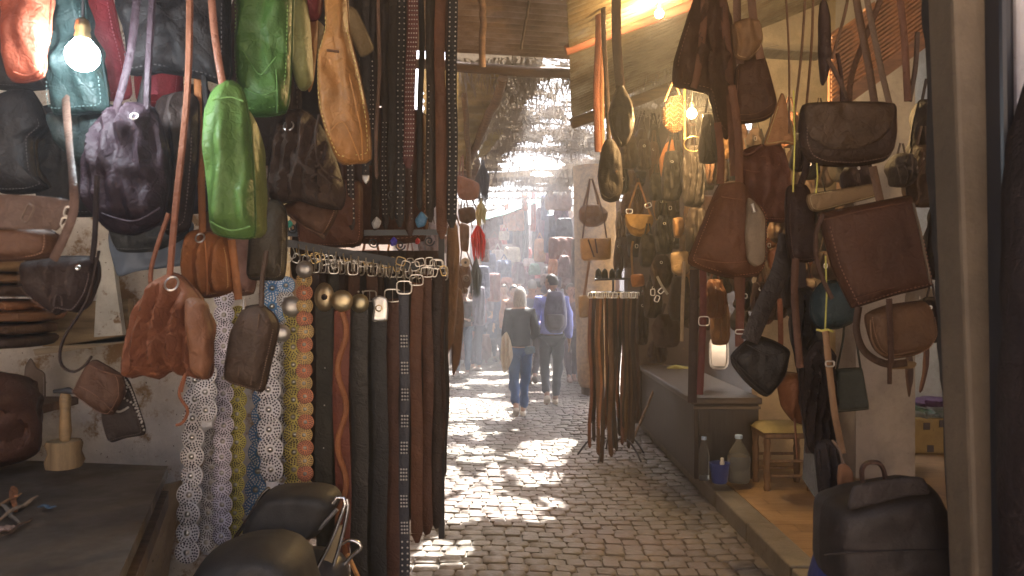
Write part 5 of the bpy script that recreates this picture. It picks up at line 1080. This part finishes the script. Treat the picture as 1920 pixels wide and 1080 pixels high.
# ---- slatted screen and posts
def screen():
    t = thing('slatted_screen', 'slanting brown wooden slatted screen above the messenger bag', 'screen', P(1650, 100, 4.3))
    WD = mat('wood', (.28, .12, .055), .5, grain=(10, 10, 10))
    a, b = P(1560, 190, 4.3), P(1765, 40, 4.3); up = (P(1560, 90, 4.3) - a); n = 15
    for k in range(n):
        o = up * (k / n) * 1.25; mb = MB(); q = [a + o, b + o, b + o + up * .045, a + o + up * .045]; mb.slab(q, (0, 1, .6), .022)
        build('slat', mb, WD, t)
    for s in (0, .33, .66, 1):
        p = a + (b - a) * s; mb = MB(); mb.slab([p, p + Vector((.05, 0, .037)), p + Vector((.05, 0, .037)) + up * 1.3, p + up * 1.3], (0, 1, 0), .03); mb.v = [v + Vector((0, .03, 0)) for v in mb.v]; build('batten', mb, WD, t)
    mb = MB(); mb.slab([a - up * .28, b - up * .28, b, a], (0, 1, 0), .03); build('bottom_board', mb, mat('wood', (.20, .085, .04), .5, grain=(3, 12, 12)), t)
screen()
def post(name, label, x0, x1, x0b, x1b, d, t_, m, cat='post'):
    mb = MB(); mb.slab([P(x0,-120,d),P(x1,-120,d),P(x1b,1200,d),P(x0b,1200,d)], (0,1,0), t_); o = build(name, mb, m); b = o.modifiers.new('b','BEVEL'); b.width=.008; b.segments=2; tag(o, label, cat)
post('door_post', 'beige wooden door post standing upright close by the black briefcase', 1782, 1872, 1832, 1892, 1.45, .09, mat('plaster', (.15, .11, .07), .7, stain=(.10,.07,.045)))
post('door_frame', 'black shiny door frame edge beside the beige post', 1876, 1902, 1894, 1915, 1.40, .06, mat('iron', (.03,.03,.035), .35), 'door frame')
mb = MB(); soft(mb, [(1742,-80),(1780,-80),(1788,200),(1805,500),(1818,760),(1836,1000),(1838,1150),(1800,1150),(1790,900),(1775,700),(1765,400),(1750,150)], 1.6, .045, 4, folds=(4,.015), wr=.3, n=80)
tag(build('hanging_cloth', mb, mat('cloth', (.045,.038,.034), .8), None, True), 'long dark cloth hanging down against the beige post', 'cloth')
post('outer_wall_board', 'pale grey board catching daylight beyond the black door frame', 1904, 2060, 1912, 2060, 1.6, .03, mat('plaster', (.62,.60,.62), .8), 'board')
mb = MB(); soft(mb, [(1922,180),(1960,60),(2020,0),(2100,0),(2100,1200),(1896,1200),(1896,300),(1905,250)], 1.35, .08, 4, wr=.3)
tag(build('dark_coat', mb, mat('leather', (.035,.022,.02), .6), None, True), 'dark brown coat hanging over the pale board at the frame', 'coat')

# ================================================================ LEFT SIDE OF THE STREET, FAR STALLS
G4 = 'goods hanging beyond the belts'
for q, d, c, nm, T, nmn in [([(856,334),(862,329),(898,344),(896,372),(870,376),(858,366)], 7.5, (.30,.15,.11), 'pinkish brown flap bag hanging just past the studded belts', .06, 'satchel'), ([(860,392),(888,388),(892,412),(876,420),(862,414)], 7.6, (.10,.055,.04), 'blackish flap bag hanging under the pinkish brown one', .06, 'satchel'),
        ([(838,430),(856,420),(862,470),(858,560),(850,640),(838,660)], 6.0, (.13,.07,.04), 'long brown leather garment hanging at the corner past the belts', .05, 'leather_garment'), ([(858,500),(880,498),(884,530),(870,548),(858,540)], 8.5, (.16,.09,.05), 'brown gourd shaped purse hanging above the arm of the dark dressed person', .06, 'purse'),
        ([(846,540),(866,545),(870,600),(862,680),(848,700)], 6.5, (.12,.065,.04), 'brown jacket hanging low at the corner past the belts', .05, 'leather_garment'), ([(862,420),(880,424),(878,470),(864,468)], 8.0, (.20,.11,.06), 'russet pouch hanging between the flap bags and the gourd purse', .05, 'pouch')]:
    bag(nm, q, d, c, T, 4, wr=.4, name=nmn, group=G4, straps=[([(q[0][0]+4,q[0][1]+2),(q[0][0]+9,q[0][1]-40)],2.5,d),([(q[1][0]+6,q[1][1]+4),(q[0][0]+12,q[0][1]-44)],2.5,d)])
rng = random.Random(88)
for i in range(16):
    Y = 4.6 + i * .62; z = rng.choice([1.2, 1.75, 2.3]) + rng.uniform(-.1, .1); x = 960 - 1.14 * F / Y; y = 540 - (z - H) * F / Y; k = F / Y; a, b = .13 * k, rng.uniform(.14, .24) * k
    nm, c = TONE[i % 8]
    bag(f'{nm} leather {WHAT[i % 7]} hanging on the brown street wall, ' + ['low', 'at waist height', 'high'][int(z > 1.5) + int(z > 2)], [(x-a*.7,y-b),(x+a*.7,y-b),(x+a,y),(x+a*.9,y+b),(x-a*.9,y+b),(x-a,y)], Y, c, .07, 4, folds=(3,.014), wr=.4, name=WHAT[i % 7].replace(' ', '_'), group='bags along the brown street wall', straps=[([(x-a*.5,y-b+3),(x,y-b-.3*k)],.02*k,Y),([(x+a*.5,y-b+3),(x,y-b-.3*k)],.02*k,Y)])
def tassel(label, x, y0, y1, w_, d, col, n=46):
    t = thing('tassel', label, 'tassel', P(x, y0, d), 'dyed tassels on the left shop fronts'); rng = random.Random(int(x + y0))
    mb = MB(); mb.lathe([(.012,0),(.02,-.02),(.018,-.05)], P(x, y0, d), 8); build('knot', mb, mat('cloth', col, .8), t, True)
    mb = MB()
    for k in range(n):
        a = rng.uniform(0, 6.28); r = rng.random() ** .5 * w_ / 2 * d / F; l = rng.uniform(.7, 1)
        p0 = P(x, y0 + 3, d); p1 = P(x, y0 + (y1 - y0) * .5 * l, d) + Vector((r * math.cos(a), r * math.sin(a), 0)); p2 = P(x, y0 + (y1 - y0) * l, d) + Vector((r * .8 * math.cos(a), r * .8 * math.sin(a), 0))
        mb.tube([p0, p1, p2], [.004, .009, .002], 4)
    build('fringe', mb, mat('cloth', col, .9), t)
tassel('grey blue feathery tassel hanging highest beyond the belts', 905, 300, 385, 26, 8.6, (.10,.12,.16))
tassel('pale straw yellow tassel between the grey and the red ones', 902, 372, 425, 20, 8.8, (.55,.50,.26))
tassel('bright red tassel hanging beyond the belts', 897, 415, 490, 26, 8.9, (.70,.06,.05))
tassel('dark green grey tassel below the red one', 892, 480, 560, 22, 9.2, (.14,.17,.17))
for x, y, r in ((873,492,9),(874,522,7),(872,545,6)):
    t = thing('round_mirror', {492:'largest white ringed round charm hanging beyond the belts',522:'middle dark round charm with pale rim beyond the belts',545:'lowest small round charm beyond the belts'}[y], 'charm', P(x,y,7.8), 'round charms beyond the belts')
    mb = MB(); k = 7.8/F; mb.lathe([(r*k,0),(r*k,.012),(r*k*.8,.02),(r*k*.6,.012),(.001,.012)], P(x,y,7.8), 18, 0, 'y'); build('disc', mb, mat('plaster', (.55,.48,.42) if y==492 else (.18,.14,.12), .6), t, True)
    mb = MB(); mb.dome(P(x,y,7.78), r*k*.3, .02, 10); build('boss', mb, IRON, t, True)

# a dense wall of goods closes the street: every piece its own bag
G5 = 'goods hanging at the far end of the street'
FAR = [ # crop coords of the goods (x, y, w, h in photo px), depth, colour, words
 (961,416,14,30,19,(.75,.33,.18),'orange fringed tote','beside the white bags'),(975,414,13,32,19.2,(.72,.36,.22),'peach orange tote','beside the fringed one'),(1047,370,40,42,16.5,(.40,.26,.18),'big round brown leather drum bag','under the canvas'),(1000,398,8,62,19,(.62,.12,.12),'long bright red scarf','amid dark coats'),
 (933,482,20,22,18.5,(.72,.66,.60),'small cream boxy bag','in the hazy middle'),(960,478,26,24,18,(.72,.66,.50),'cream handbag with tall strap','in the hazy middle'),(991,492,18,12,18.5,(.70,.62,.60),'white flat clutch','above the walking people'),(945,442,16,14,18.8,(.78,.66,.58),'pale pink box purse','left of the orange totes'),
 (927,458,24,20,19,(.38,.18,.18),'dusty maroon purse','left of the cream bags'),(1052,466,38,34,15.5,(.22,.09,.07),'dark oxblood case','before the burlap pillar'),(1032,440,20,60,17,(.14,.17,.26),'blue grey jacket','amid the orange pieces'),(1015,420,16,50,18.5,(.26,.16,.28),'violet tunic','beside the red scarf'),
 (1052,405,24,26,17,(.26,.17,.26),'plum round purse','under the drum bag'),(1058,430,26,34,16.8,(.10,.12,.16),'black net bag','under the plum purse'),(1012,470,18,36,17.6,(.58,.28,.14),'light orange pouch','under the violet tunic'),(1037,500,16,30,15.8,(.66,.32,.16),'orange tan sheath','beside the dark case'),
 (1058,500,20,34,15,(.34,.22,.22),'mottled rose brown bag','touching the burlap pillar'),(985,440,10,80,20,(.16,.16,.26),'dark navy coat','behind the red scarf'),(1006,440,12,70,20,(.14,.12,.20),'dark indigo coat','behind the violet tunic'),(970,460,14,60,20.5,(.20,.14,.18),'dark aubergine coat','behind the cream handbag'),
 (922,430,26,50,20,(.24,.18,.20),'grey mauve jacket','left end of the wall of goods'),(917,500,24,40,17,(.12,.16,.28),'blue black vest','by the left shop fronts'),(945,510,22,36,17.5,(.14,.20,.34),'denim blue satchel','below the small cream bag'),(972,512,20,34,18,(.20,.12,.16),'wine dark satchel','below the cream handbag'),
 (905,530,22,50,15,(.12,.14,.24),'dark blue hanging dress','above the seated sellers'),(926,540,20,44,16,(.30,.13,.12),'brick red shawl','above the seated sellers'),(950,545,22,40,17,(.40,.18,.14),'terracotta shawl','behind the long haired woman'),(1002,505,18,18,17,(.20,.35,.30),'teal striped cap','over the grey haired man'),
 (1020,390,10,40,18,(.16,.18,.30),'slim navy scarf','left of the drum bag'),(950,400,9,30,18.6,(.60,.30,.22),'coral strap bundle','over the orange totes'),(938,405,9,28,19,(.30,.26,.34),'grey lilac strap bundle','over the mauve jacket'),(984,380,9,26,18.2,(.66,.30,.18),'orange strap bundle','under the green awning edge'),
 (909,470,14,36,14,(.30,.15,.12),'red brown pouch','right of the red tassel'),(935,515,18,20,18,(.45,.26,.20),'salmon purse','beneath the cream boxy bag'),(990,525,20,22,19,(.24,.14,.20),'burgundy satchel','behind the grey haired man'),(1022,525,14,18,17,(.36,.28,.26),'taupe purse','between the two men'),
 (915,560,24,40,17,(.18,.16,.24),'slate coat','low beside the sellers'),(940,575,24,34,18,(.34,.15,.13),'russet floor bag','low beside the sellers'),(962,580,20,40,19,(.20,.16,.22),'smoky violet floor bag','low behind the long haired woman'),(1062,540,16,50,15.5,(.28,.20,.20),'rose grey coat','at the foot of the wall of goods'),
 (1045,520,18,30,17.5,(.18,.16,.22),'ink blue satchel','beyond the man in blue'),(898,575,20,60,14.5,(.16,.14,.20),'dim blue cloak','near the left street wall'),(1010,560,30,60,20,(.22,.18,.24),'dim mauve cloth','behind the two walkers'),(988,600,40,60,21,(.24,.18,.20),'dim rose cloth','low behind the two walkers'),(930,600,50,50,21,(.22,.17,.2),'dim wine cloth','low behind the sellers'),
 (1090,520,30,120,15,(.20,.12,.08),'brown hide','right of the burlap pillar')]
rng = random.Random(99)
for x, y, w_, h_, d, c, nm, wh in FAR:
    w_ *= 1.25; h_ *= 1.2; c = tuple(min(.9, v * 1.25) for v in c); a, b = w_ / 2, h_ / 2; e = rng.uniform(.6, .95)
    q = [(x-a*e,y-b),(x+a*e,y-b),(x+a,y),(x+a*.95,y+b*.9),(x+a*.4,y+b),(x-a*.4,y+b*.96),(x-a*.95,y+b*.9),(x-a,y)]
    last = nm.split()[-1]; nmn = {'bundle':'strap_bundle','bag':'handbag'}.get(last, last)
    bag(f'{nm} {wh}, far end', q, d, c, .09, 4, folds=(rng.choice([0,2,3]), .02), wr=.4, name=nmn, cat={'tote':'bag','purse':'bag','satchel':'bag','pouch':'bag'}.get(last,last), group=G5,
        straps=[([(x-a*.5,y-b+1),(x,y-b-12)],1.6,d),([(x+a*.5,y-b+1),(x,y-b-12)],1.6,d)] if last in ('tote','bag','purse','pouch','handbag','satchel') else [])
# the row behind them, hung closer still
rng = random.Random(512)
FC = [('red',(.55,.08,.07)),('orange',(.62,.24,.08)),('brown',(.22,.10,.06)),('navy',(.06,.09,.22)),('black',(.05,.05,.06)),('tan',(.50,.28,.12)),('wine',(.28,.06,.09)),('cream',(.60,.50,.38)),('violet',(.20,.11,.28)),('teal',(.07,.22,.22))]
FK = ['satchel', 'tunic', 'purse', 'scarf', 'jacket', 'pouch']
LV = ['under the canvas', 'at lamp height', 'at head height', 'at shoulder height', 'low down']
for r_ in range(5):
    for c_ in range(9):
        x = 905 + c_ * 20 + rng.uniform(-6, 6); y = 400 + r_ * 40 + rng.uniform(-8, 8); d = rng.uniform(21.5, 24); nm, c = rng.choice(FC); k = rng.choice(FK)
        a = rng.uniform(7, 12); b = {'scarf': 26, 'tunic': 22, 'jacket': 20}.get(k, 12) * rng.uniform(.8, 1.1)
        q = [(x-a*.6,y-b),(x+a*.6,y-b),(x+a,y-b*.3),(x+a*.9,y+b),(x,y+b*1.05),(x-a*.9,y+b),(x-a,y-b*.3)]
        bag(f'{nm} {k} {LV[r_]} in the hindmost goods of the street', q, d, c, .09, 4, folds=(rng.choice([0,2,3]), .03), wr=.4, name=k, cat={'satchel':'bag','purse':'bag','pouch':'bag'}.get(k,k), group='hindmost goods of the street')
# low display tables so the end of the street is not bare
for x0, x1, y0, c, nm in ((-1.25,-.5,17.2,(.25,.12,.10),'low display bench with reddish cover along the left of the far street'),(.25,1.3,21.5,(.20,.15,.17),'low display bench across the far end of the street'),(-.9,.1,22.0,(.22,.16,.18),'second low display bench across the far end')):
    t = thing('display_bench', nm, 'bench', ((x0+x1)/2, y0, 0))
    mb = MB(); mb.box((x0,y0,.55),(x1,y0+.9,.6)); build('top', mb, mat('wood', c, .7), t)
    for x in (x0+.03,x1-.08):
        for y in (y0+.03,y0+.8): mb = MB(); mb.box((x,y,0),(x+.05,y+.05,.55)); build('leg', mb, mat('wood', c, .7), t)
    mb = MB(); soft(mb, [((x0)*F/y0+960, 540+(H-.62)*F/y0),(x1*F/y0+960,540+(H-.60)*F/y0),(x1*F/y0+962,540+(H-.1)*F/y0),(x0*F/y0+958,540+(H-.1)*F/y0)], y0-.03, .03, 6, folds=(6,.02)); build('cover', mb, mat('cloth', c, .8), t, True)

# ================================================================ PEOPLE
def skin_mesh(nodes, edges, k, org, rz, sub=2):
    """nodes {name:(x,y,z,rx,ry)} -> one continuous skinned surface, as raw verts and faces in world space"""
    names = list(nodes); ix = {n: i for i, n in enumerate(names)}
    me = bpy.data.meshes.new('t'); me.from_pydata([Vector(nodes[n][:3]) * k for n in names], [(ix[a], ix[b]) for a, b in edges], [])
    o = bpy.data.objects.new('t', me); sc.collection.objects.link(o)
    o.modifiers.new('s', 'SKIN')
    if not me.skin_vertices: me.attributes  # layer is made by the modifier
    for i, n in enumerate(names):
        sv = me.skin_vertices[0].data[i]; r = nodes[n][3:]; sv.radius = (r[0] * k, (r[1] if len(r) > 1 else r[0]) * k); sv.use_root = (i == 0)
    m = o.modifiers.new('u', 'SUBSURF'); m.levels = m.render_levels = sub
    dg = bpy.context.evaluated_depsgraph_get(); e = bpy.data.meshes.new_from_object(o.evaluated_get(dg))
    c, s = math.cos(rz), math.sin(rz)
    vs = [Vector((v.co.x * c - v.co.y * s, v.co.x * s + v.co.y * c, v.co.z)) + Vector(org) for v in e.vertices]
    fs = [tuple(p.vertices) for p in e.polygons]
    bpy.data.objects.remove(o); bpy.data.meshes.remove(e)
    return vs, fs
def head(mb, c, k, rz, part='head', hairlen=0):
    """skull with jaw, nose, brow, ears; or the hair shell over it"""
    n, m = 20, 14; vs = []
    for j in range(m + 1):
        th = math.pi * j / m
        for i in range(n):
            ph = 2 * math.pi * i / n; x = math.sin(th) * math.sin(ph); y = math.sin(th) * math.cos(ph); z = math.cos(th)
            X, Y, Z = x * .074, y * .094, z * .115
            if z < 0: X *= 1 + .28 * z; Y = Y * (1 + .12 * z) + .012 * -z
            if part == 'head':
                if y > .9 and -.35 < z < .12: Y += .022 * math.exp(-((z + .18) / .13) ** 2) * (y - .9) * 10
                if y > .8 and z < -.45: Y += .008
            else:
                g = 1.09 + .09 * noise.noise(Vector((x * 5, y * 5, z * 2))) - (.05 if hairlen and z > .8 else 0)
                if y > .25 and z < .45: g = .90                  # hair leaves the face free
                X *= g; Y *= g; Z *= g * .99
                if z < -.1 and y < .25 and hairlen: Z -= hairlen * min(1, (-z)); X *= 1.12 + .35 * min(1, hairlen * 4) * -z; Y = Y * (1 - .45 * -z) - .03 * -z
                elif z < -.35 and not hairlen: X *= .8; Y *= .8; Z *= .6
            X, Y, Z = X * k, Y * k, Z * k
            vs.append(Vector((X * math.cos(rz) - Y * math.sin(rz), X * math.sin(rz) + Y * math.cos(rz), Z)) + Vector(c))
    mb.add(vs, [(j * n + i, (j + 1) * n + i, (j + 1) * n + (i + 1) % n, j * n + (i + 1) % n) for j in range(m) for i in range(n)])
    if part == 'head':
        for s in (-1, 1):
            p = Vector((s * .074, -.005, -.012)) * k; q = [p + Vector((s * .012 * (a % 2), .012 * math.cos(a * .9), .028 * math.sin(a * .9))) * k for a in range(7)]
            mb.tube([Vector((v.x * math.cos(rz) - v.y * math.sin(rz), v.x * math.sin(rz) + v.y * math.cos(rz), v.z)) + Vector(c) for v in q], .008 * k, 5)
def person(label, X, Y, h, yaw, top, legs, shoes, hair, skin=(.42,.24,.16), arms=('hang','hang'), steps=(1,-1), hyaw=0, hairlen=0, sleeve='long', lean=0, group=None, sit=False, jacket=False, slim=1):
    k = h / 1.72; rz = R(yaw); org = Vector((X, Y, 0)); t = thing('person', label, 'person', (X, Y, 0), group)
    ARM = {'hang': ((.225,-.02,1.13),(.235,.05,.89),(.235,.07,.80)), 'bent': ((.235,-.05,1.14),(.19,.17,1.07),(.17,.24,1.09)), 'swing': ((.215,-.07,1.14),(.23,-.03,.89),(.235,-.01,.80)), 'reach': ((.22,.10,1.18),(.20,.34,1.12),(.19,.42,1.12))}
    def leg(s, st):
        if sit: return (.10 * s, .38, .50), (.11 * s, .36, .09), (.11 * s, .48, .035)
        if st > 0: return (.085 * s, .13, .49), (.07 * s, .16, .085), (.075 * s, .29, .035)
        if st < 0: return (.09 * s, .03, .47), (.085 * s, -.20, .17), (.085 * s, -.12, .05)
        return (.09 * s, .02, .49), (.09 * s, 0, .085), (.09 * s, .13, .035)
    dz = -.42 if sit else 0
    up = lambda p: (p[0], p[1] + lean * (p[2] - .9), p[2] + dz)
    b = {'pelvis': (*up((0,0,.95)), .12, .10), 'waist': (*up((0,0,1.10)), .115, .085), 'chest': (*up((0,0,1.28)), .135, .10), 'neckb': (*up((0,-.005,1.43)), .07, .06), 'neck': (*up((0,.01,1.50)), .05, .05), 'skull': (*up((0,.02,1.57)), .06, .06)}
    e = [('pelvis','waist'),('waist','chest'),('chest','neckb'),('neckb','neck'),('neck','skull')]
    for s, nm, ar, st in ((-1,'l',arms[0],steps[0]),(1,'r',arms[1],steps[1])):
        b['sh'+nm] = (*up((.165*s,-.01,1.40)), .055, .055); el, wr, hd = [(q[0]*s, q[1], q[2]) for q in ARM[ar]]
        b['el'+nm] = (*up(el), .042); b['wr'+nm] = (*up(wr), .027); b['hd'+nm] = (*up(hd), .034, .016)
        e += [('neckb','sh'+nm),('sh'+nm,'el'+nm),('el'+nm,'wr'+nm),('wr'+nm,'hd'+nm)]
        dv = (Vector(hd) - Vector(wr)).normalized()
        for f in range(5):
            off = (f - 2) * .014; L = (.045,.075,.085,.078,.06)[f]; side = Vector((0, 1, 0)) if abs(dv.z) > .6 else Vector((1, 0, 0))
            base = Vector(hd) + side * off + dv * (.012 if f else -.03); tip = base + dv * L * .6 + side * (off * .4 + (-.02 if f == 0 else 0)); tip2 = tip + dv * L * .35 + Vector((-.012 * s, 0, 0))
            b[f'f{nm}{f}'] = (*up(tuple(base)), .008); b[f'g{nm}{f}'] = (*up(tuple(tip)), .0075); b[f'h{nm}{f}'] = (*up(tuple(tip2)), .006)
            e += [('hd'+nm, f'f{nm}{f}'),(f'f{nm}{f}', f'g{nm}{f}'),(f'g{nm}{f}', f'h{nm}{f}')]
        kn, an, to = leg(s, st); b['hip'+nm] = (.085*s, .0, .88+dz, .082); b['kn'+nm] = (*kn, .052); b['an'+nm] = (*an, .036); b['to'+nm] = (*to, .034, .026)
        e += [('pelvis','hip'+nm),('hip'+nm,'kn'+nm),('kn'+nm,'an'+nm),('an'+nm,'to'+nm)]
    b = {q: (v[0] * (slim if q[:2] not in ('an','to') else slim * .8), v[1], v[2], *[r * (slim if len(v) > 4 and i == 0 else 1) for i, r in enumerate(v[3:])]) for q, v in b.items()}
    vs, fs = skin_mesh(b, e, k, org, rz, 1); mb = MB(); mb.add(vs, fs)
    sk = up((0,.03,1.615)); hc = Vector((sk[0]*math.cos(rz)-sk[1]*math.sin(rz), sk[0]*math.sin(rz)+sk[1]*math.cos(rz), sk[2])) * k + org
    head(mb, hc, k, rz + R(hyaw)); build('body', mb, mat('suede', skin, .6), t, True)
    mb = MB(); head(mb, hc + Vector((0,0,.006)), k, rz + R(hyaw), 'hair', hairlen); build('hair', mb, mat('wood', hair, .5, grain=(30,30,3)), t, True)
    fr = rz + R(hyaw)
    for s in (-1, 1):
        p = Vector((s*.03, .088, .01)) * k; q = Vector((p.x*math.cos(fr)-p.y*math.sin(fr), p.x*math.sin(fr)+p.y*math.cos(fr), p.z)) + hc
        mb = MB(); mb.lathe([(.009*math.sin(a*.52)+.0004, -.009*math.cos(a*.52)) for a in range(7)], q, 8); build('eye', mb, mat('iron', (.03,.02,.02), .2), t, True)
    def cloth(name, keys, grow, m, edges=None, cut=None):
        nd = {q: (*b[q][:3], *[r + grow for r in b[q][3:]]) for q in keys}
        if cut:
            for q, (a, f) in cut.items(): A, B = Vector(b[a][:3]), Vector(b[q][:3]); nd[q] = (*(A + (B - A) * f), *[r + grow for r in b[q][3:]])
        ee = [x for x in e if x[0] in nd and x[1] in nd]
        vs, fs = skin_mesh(nd, ee, k, org, rz, 2); mb = MB(); mb.add([v + Vector((noise.noise(Vector((v.x * 16, v.y * 16, v.z * 9))), noise.noise(v * 13 + Vector((5,0,0))), 0)) * .022 for v in vs], fs); return build(name, mb, m, t, True)
    cloth('trousers', ['pelvis','hipl','hipr','knl','knr','anl','anr'], .016, mat('cloth', legs, .85), cut={'anl': ('knl', .93), 'anr': ('knr', .93)})
    tk = ['waist','chest','neckb','pelvis','shl','shr','ell','elr']
    if sleeve == 'long': tk += ['wrl','wrr']
    b['waist'] = (*b['waist'][:3], .135 * slim, .10); b['pelvis'] = (*b['pelvis'][:3], .145 * slim, .115)
    cloth('jacket' if jacket else 'shirt', tk, .024, mat('cloth', top, .85), cut={'neckb': ('chest', .92), **({} if sleeve == 'long' else {'ell': ('shl', .75), 'elr': ('shr', .75)})})
    for nm, st in (('l', steps[0]), ('r', steps[1])):
        A, B = Vector(b['an'+nm][:3]), Vector(b['to'+nm][:3]); heel = A + Vector((0, -.05, -.045 if st >= 0 else .0)); dd = (B - heel)
        nd = {'a': (*heel, .040, .034), 'b': (*(heel + dd * .5 + Vector((0,0,.004))), .045, .036), 'c': (*(B + Vector((0,.03,0))), .042, .026), 'd': (*(A + Vector((0,-.01,.01))), .046)}
        vs, fs = skin_mesh(nd, [('b','a'),('b','c'),('b','d')], k, org, rz, 2); mb = MB(); mb.add([Vector((v.x, v.y, max(v.z, .008))) for v in vs], fs); build('shoe', mb, mat('cloth', shoes, .7), t, True)
    return t, k, org
wt, wk, wo = person('woman with long ash blonde hair walking away in a black jacket and jeans', .10, 9.9, 1.62, 2, (.018,.02,.022), (.04,.10,.26), (.62,.58,.52), (.42,.40,.37), (.5,.32,.24), ('swing','bent'), (-1,1), 0, .27, jacket=True, slim=.86)
mb = MB(); soft(mb, [(941,632),(950,622),(958,640),(962,668),(954,690),(946,700),(942,692),(938,668)], 9.75, .05, 3, folds=(3,.02)); tag(build('pale_garment', mb, mat('cloth', (.55,.47,.36), .8), None, True), 'pale beige garment draped over the arm of the long haired woman', 'garment')
bag('small dark pouch at the hip of the long haired woman', [(984,650),(1002,650),(1003,662),(986,664)], 9.7, (.20,.30,.40), .02, 5, name='belt_pouch')
mt, mk, mo = person('dark haired man in a periwinkle shirt and black trousers carrying a backpack', .54, 10.9, 1.79, 0, (.27,.32,.72), (.045,.05,.06), (.60,.52,.40), (.03,.025,.022), (.36,.20,.13), ('bent','hang'), (-1,1), 50)
def backpack():
    t = thing('backpack', 'black rounded backpack with purple sheen worn by the man in the periwinkle shirt', 'backpack', P(1042, 560, 10.6))
    mb = MB(); soft(mb, [(1026,552),(1032,546),(1050,545),(1058,552),(1063,585),(1062,612),(1052,624),(1032,624),(1022,612),(1020,585)], 10.62, .11, 3.2, wr=.1); build('body', mb, mat('cloth', (.06,.055,.12), .6), t, True)
    mb = MB(); soft(mb, [(1026,590),(1056,590),(1058,608),(1050,618),(1032,618),(1025,608)], 10.49, .05, 4, wr=.1); build('front_pocket', mb, mat('cloth', (.07,.055,.07), .6), t, True)
    for x in (1030, 1054): strap(t, 'shoulder_strap', [(x, 552, 10.7), (x, 543, 10.8), (x, 550, 11.0)], 6, 10.8, mat('cloth', (.05,.05,.07), .6), .01)
    mb = MB(); mb.tube([P(1038,548,10.6), P(1041,541,10.58), P(1045,548,10.6)], .008, 6); build('grab_handle', mb, IRON, t, True)
backpack()
GP = 'people farther down the street'
person('grey haired older man in a blue grey shirt ahead of the walking pair', .33, 13.3, 1.74, -8, (.20,.22,.30), (.10,.09,.10), (.15,.12,.10), (.34,.33,.33), (.46,.27,.20), ('hang','hang'), (1,-1), 25, group=GP)
person('person in a dark top and blue jeans standing sideways at the left shop', -.88, 14.6, 1.66, 160, (.09,.07,.065), (.08,.12,.19), (.5,.46,.42), (.03,.025,.02), (.40,.24,.17), ('bent','reach'), (0,1), 30, .08, group=GP)
person('person mostly hidden behind the burlap pillar, in brown trousers', 1.00, 13.8, 1.68, 190, (.30,.22,.24), (.13,.10,.12), (.45,.33,.28), (.30,.27,.25), (.52,.32,.26), ('hang','hang'), (0,1), 20, group=GP)
person('seller in a brick red robe bending over the left display bench', -.75, 17.0, 1.55, 150, (.30,.09,.07), (.25,.10,.09), (.12,.08,.07), (.05,.04,.04), (.40,.24,.17), ('reach','bent'), (0,0), 0, .05, lean=-.25 * -1, group=GP)
person('seller in dark blue sitting low beside the brick red robed one', -.42, 17.8, 1.62, 200, (.06,.08,.16), (.07,.07,.10), (.10,.08,.07), (.04,.03,.03), (.38,.22,.15), ('bent','hang'), (0,0), 0, sit=True, group=GP)
person('distant shopper in a rose top near the end of the street', .10, 20.5, 1.64, 10, (.35,.20,.20), (.12,.12,.17), (.3,.25,.22), (.08,.05,.04), (.42,.26,.2), ('hang','bent'), (1,-1), 0, .1, group=GP)
person('distant shopper in a black coat and pale trousers at the right of the far street', .62, 18.6, 1.76, 15, (.05,.05,.06), (.30,.26,.24), (.3,.25,.22), (.05,.04,.03), (.42,.26,.2), ('hang','hang'), (1,-1), 0, group=GP)
person('person in a maroon jacket facing the goods on the left, past the red tassel', -.62, 15.6, 1.70, 80, (.28,.06,.06), (.06,.07,.12), (.3,.25,.22), (.03,.025,.02), (.40,.24,.17), ('bent','reach'), (0,1), 0, group=GP)
person('person in a navy hooded top between the brick red seller and the shoppers', -.15, 16.6, 1.68, 150, (.06,.08,.20), (.08,.08,.10), (.3,.28,.26), (.04,.03,.02), (.40,.24,.17), ('bent','hang'), (1,0), 20, group=GP)
person('person in an orange brown sweater half hidden by the long haired woman', .02, 15.0, 1.66, 200, (.36,.15,.07), (.07,.08,.12), (.3,.28,.26), (.06,.04,.03), (.44,.27,.2), ('bent','hang'), (1,0), 20, group=GP)
person('distant shopper in a dark blue coat left of the rose dressed one', -.35, 19.6, 1.72, -20, (.10,.12,.20), (.08,.08,.10), (.2,.18,.16), (.04,.03,.03), (.42,.26,.2), ('hang','hang'), (-1,1), 0, group=GP)

# ================================================================ HAZE
mb = MB(); mb.box((-13, -12, -1.3), (15, 27, 7.5))
o = build('haze', mb, []); o['kind'] = 'stuff'
hm = bpy.data.materials.new('haze'); hm.use_nodes = True; t = hm.node_tree; t.nodes.remove(t.nodes['Principled BSDF'])
pv = t.nodes.new('ShaderNodeVolumePrincipled'); pv.inputs['Color'].default_value = (.86, .88, .95, 1); pv.inputs['Density'].default_value = .017
pv.inputs['Anisotropy'].default_value = .45
t.links.new(pv.outputs[0], t.nodes['Material Output'].inputs['Volume']); o.data.materials.append(hm)
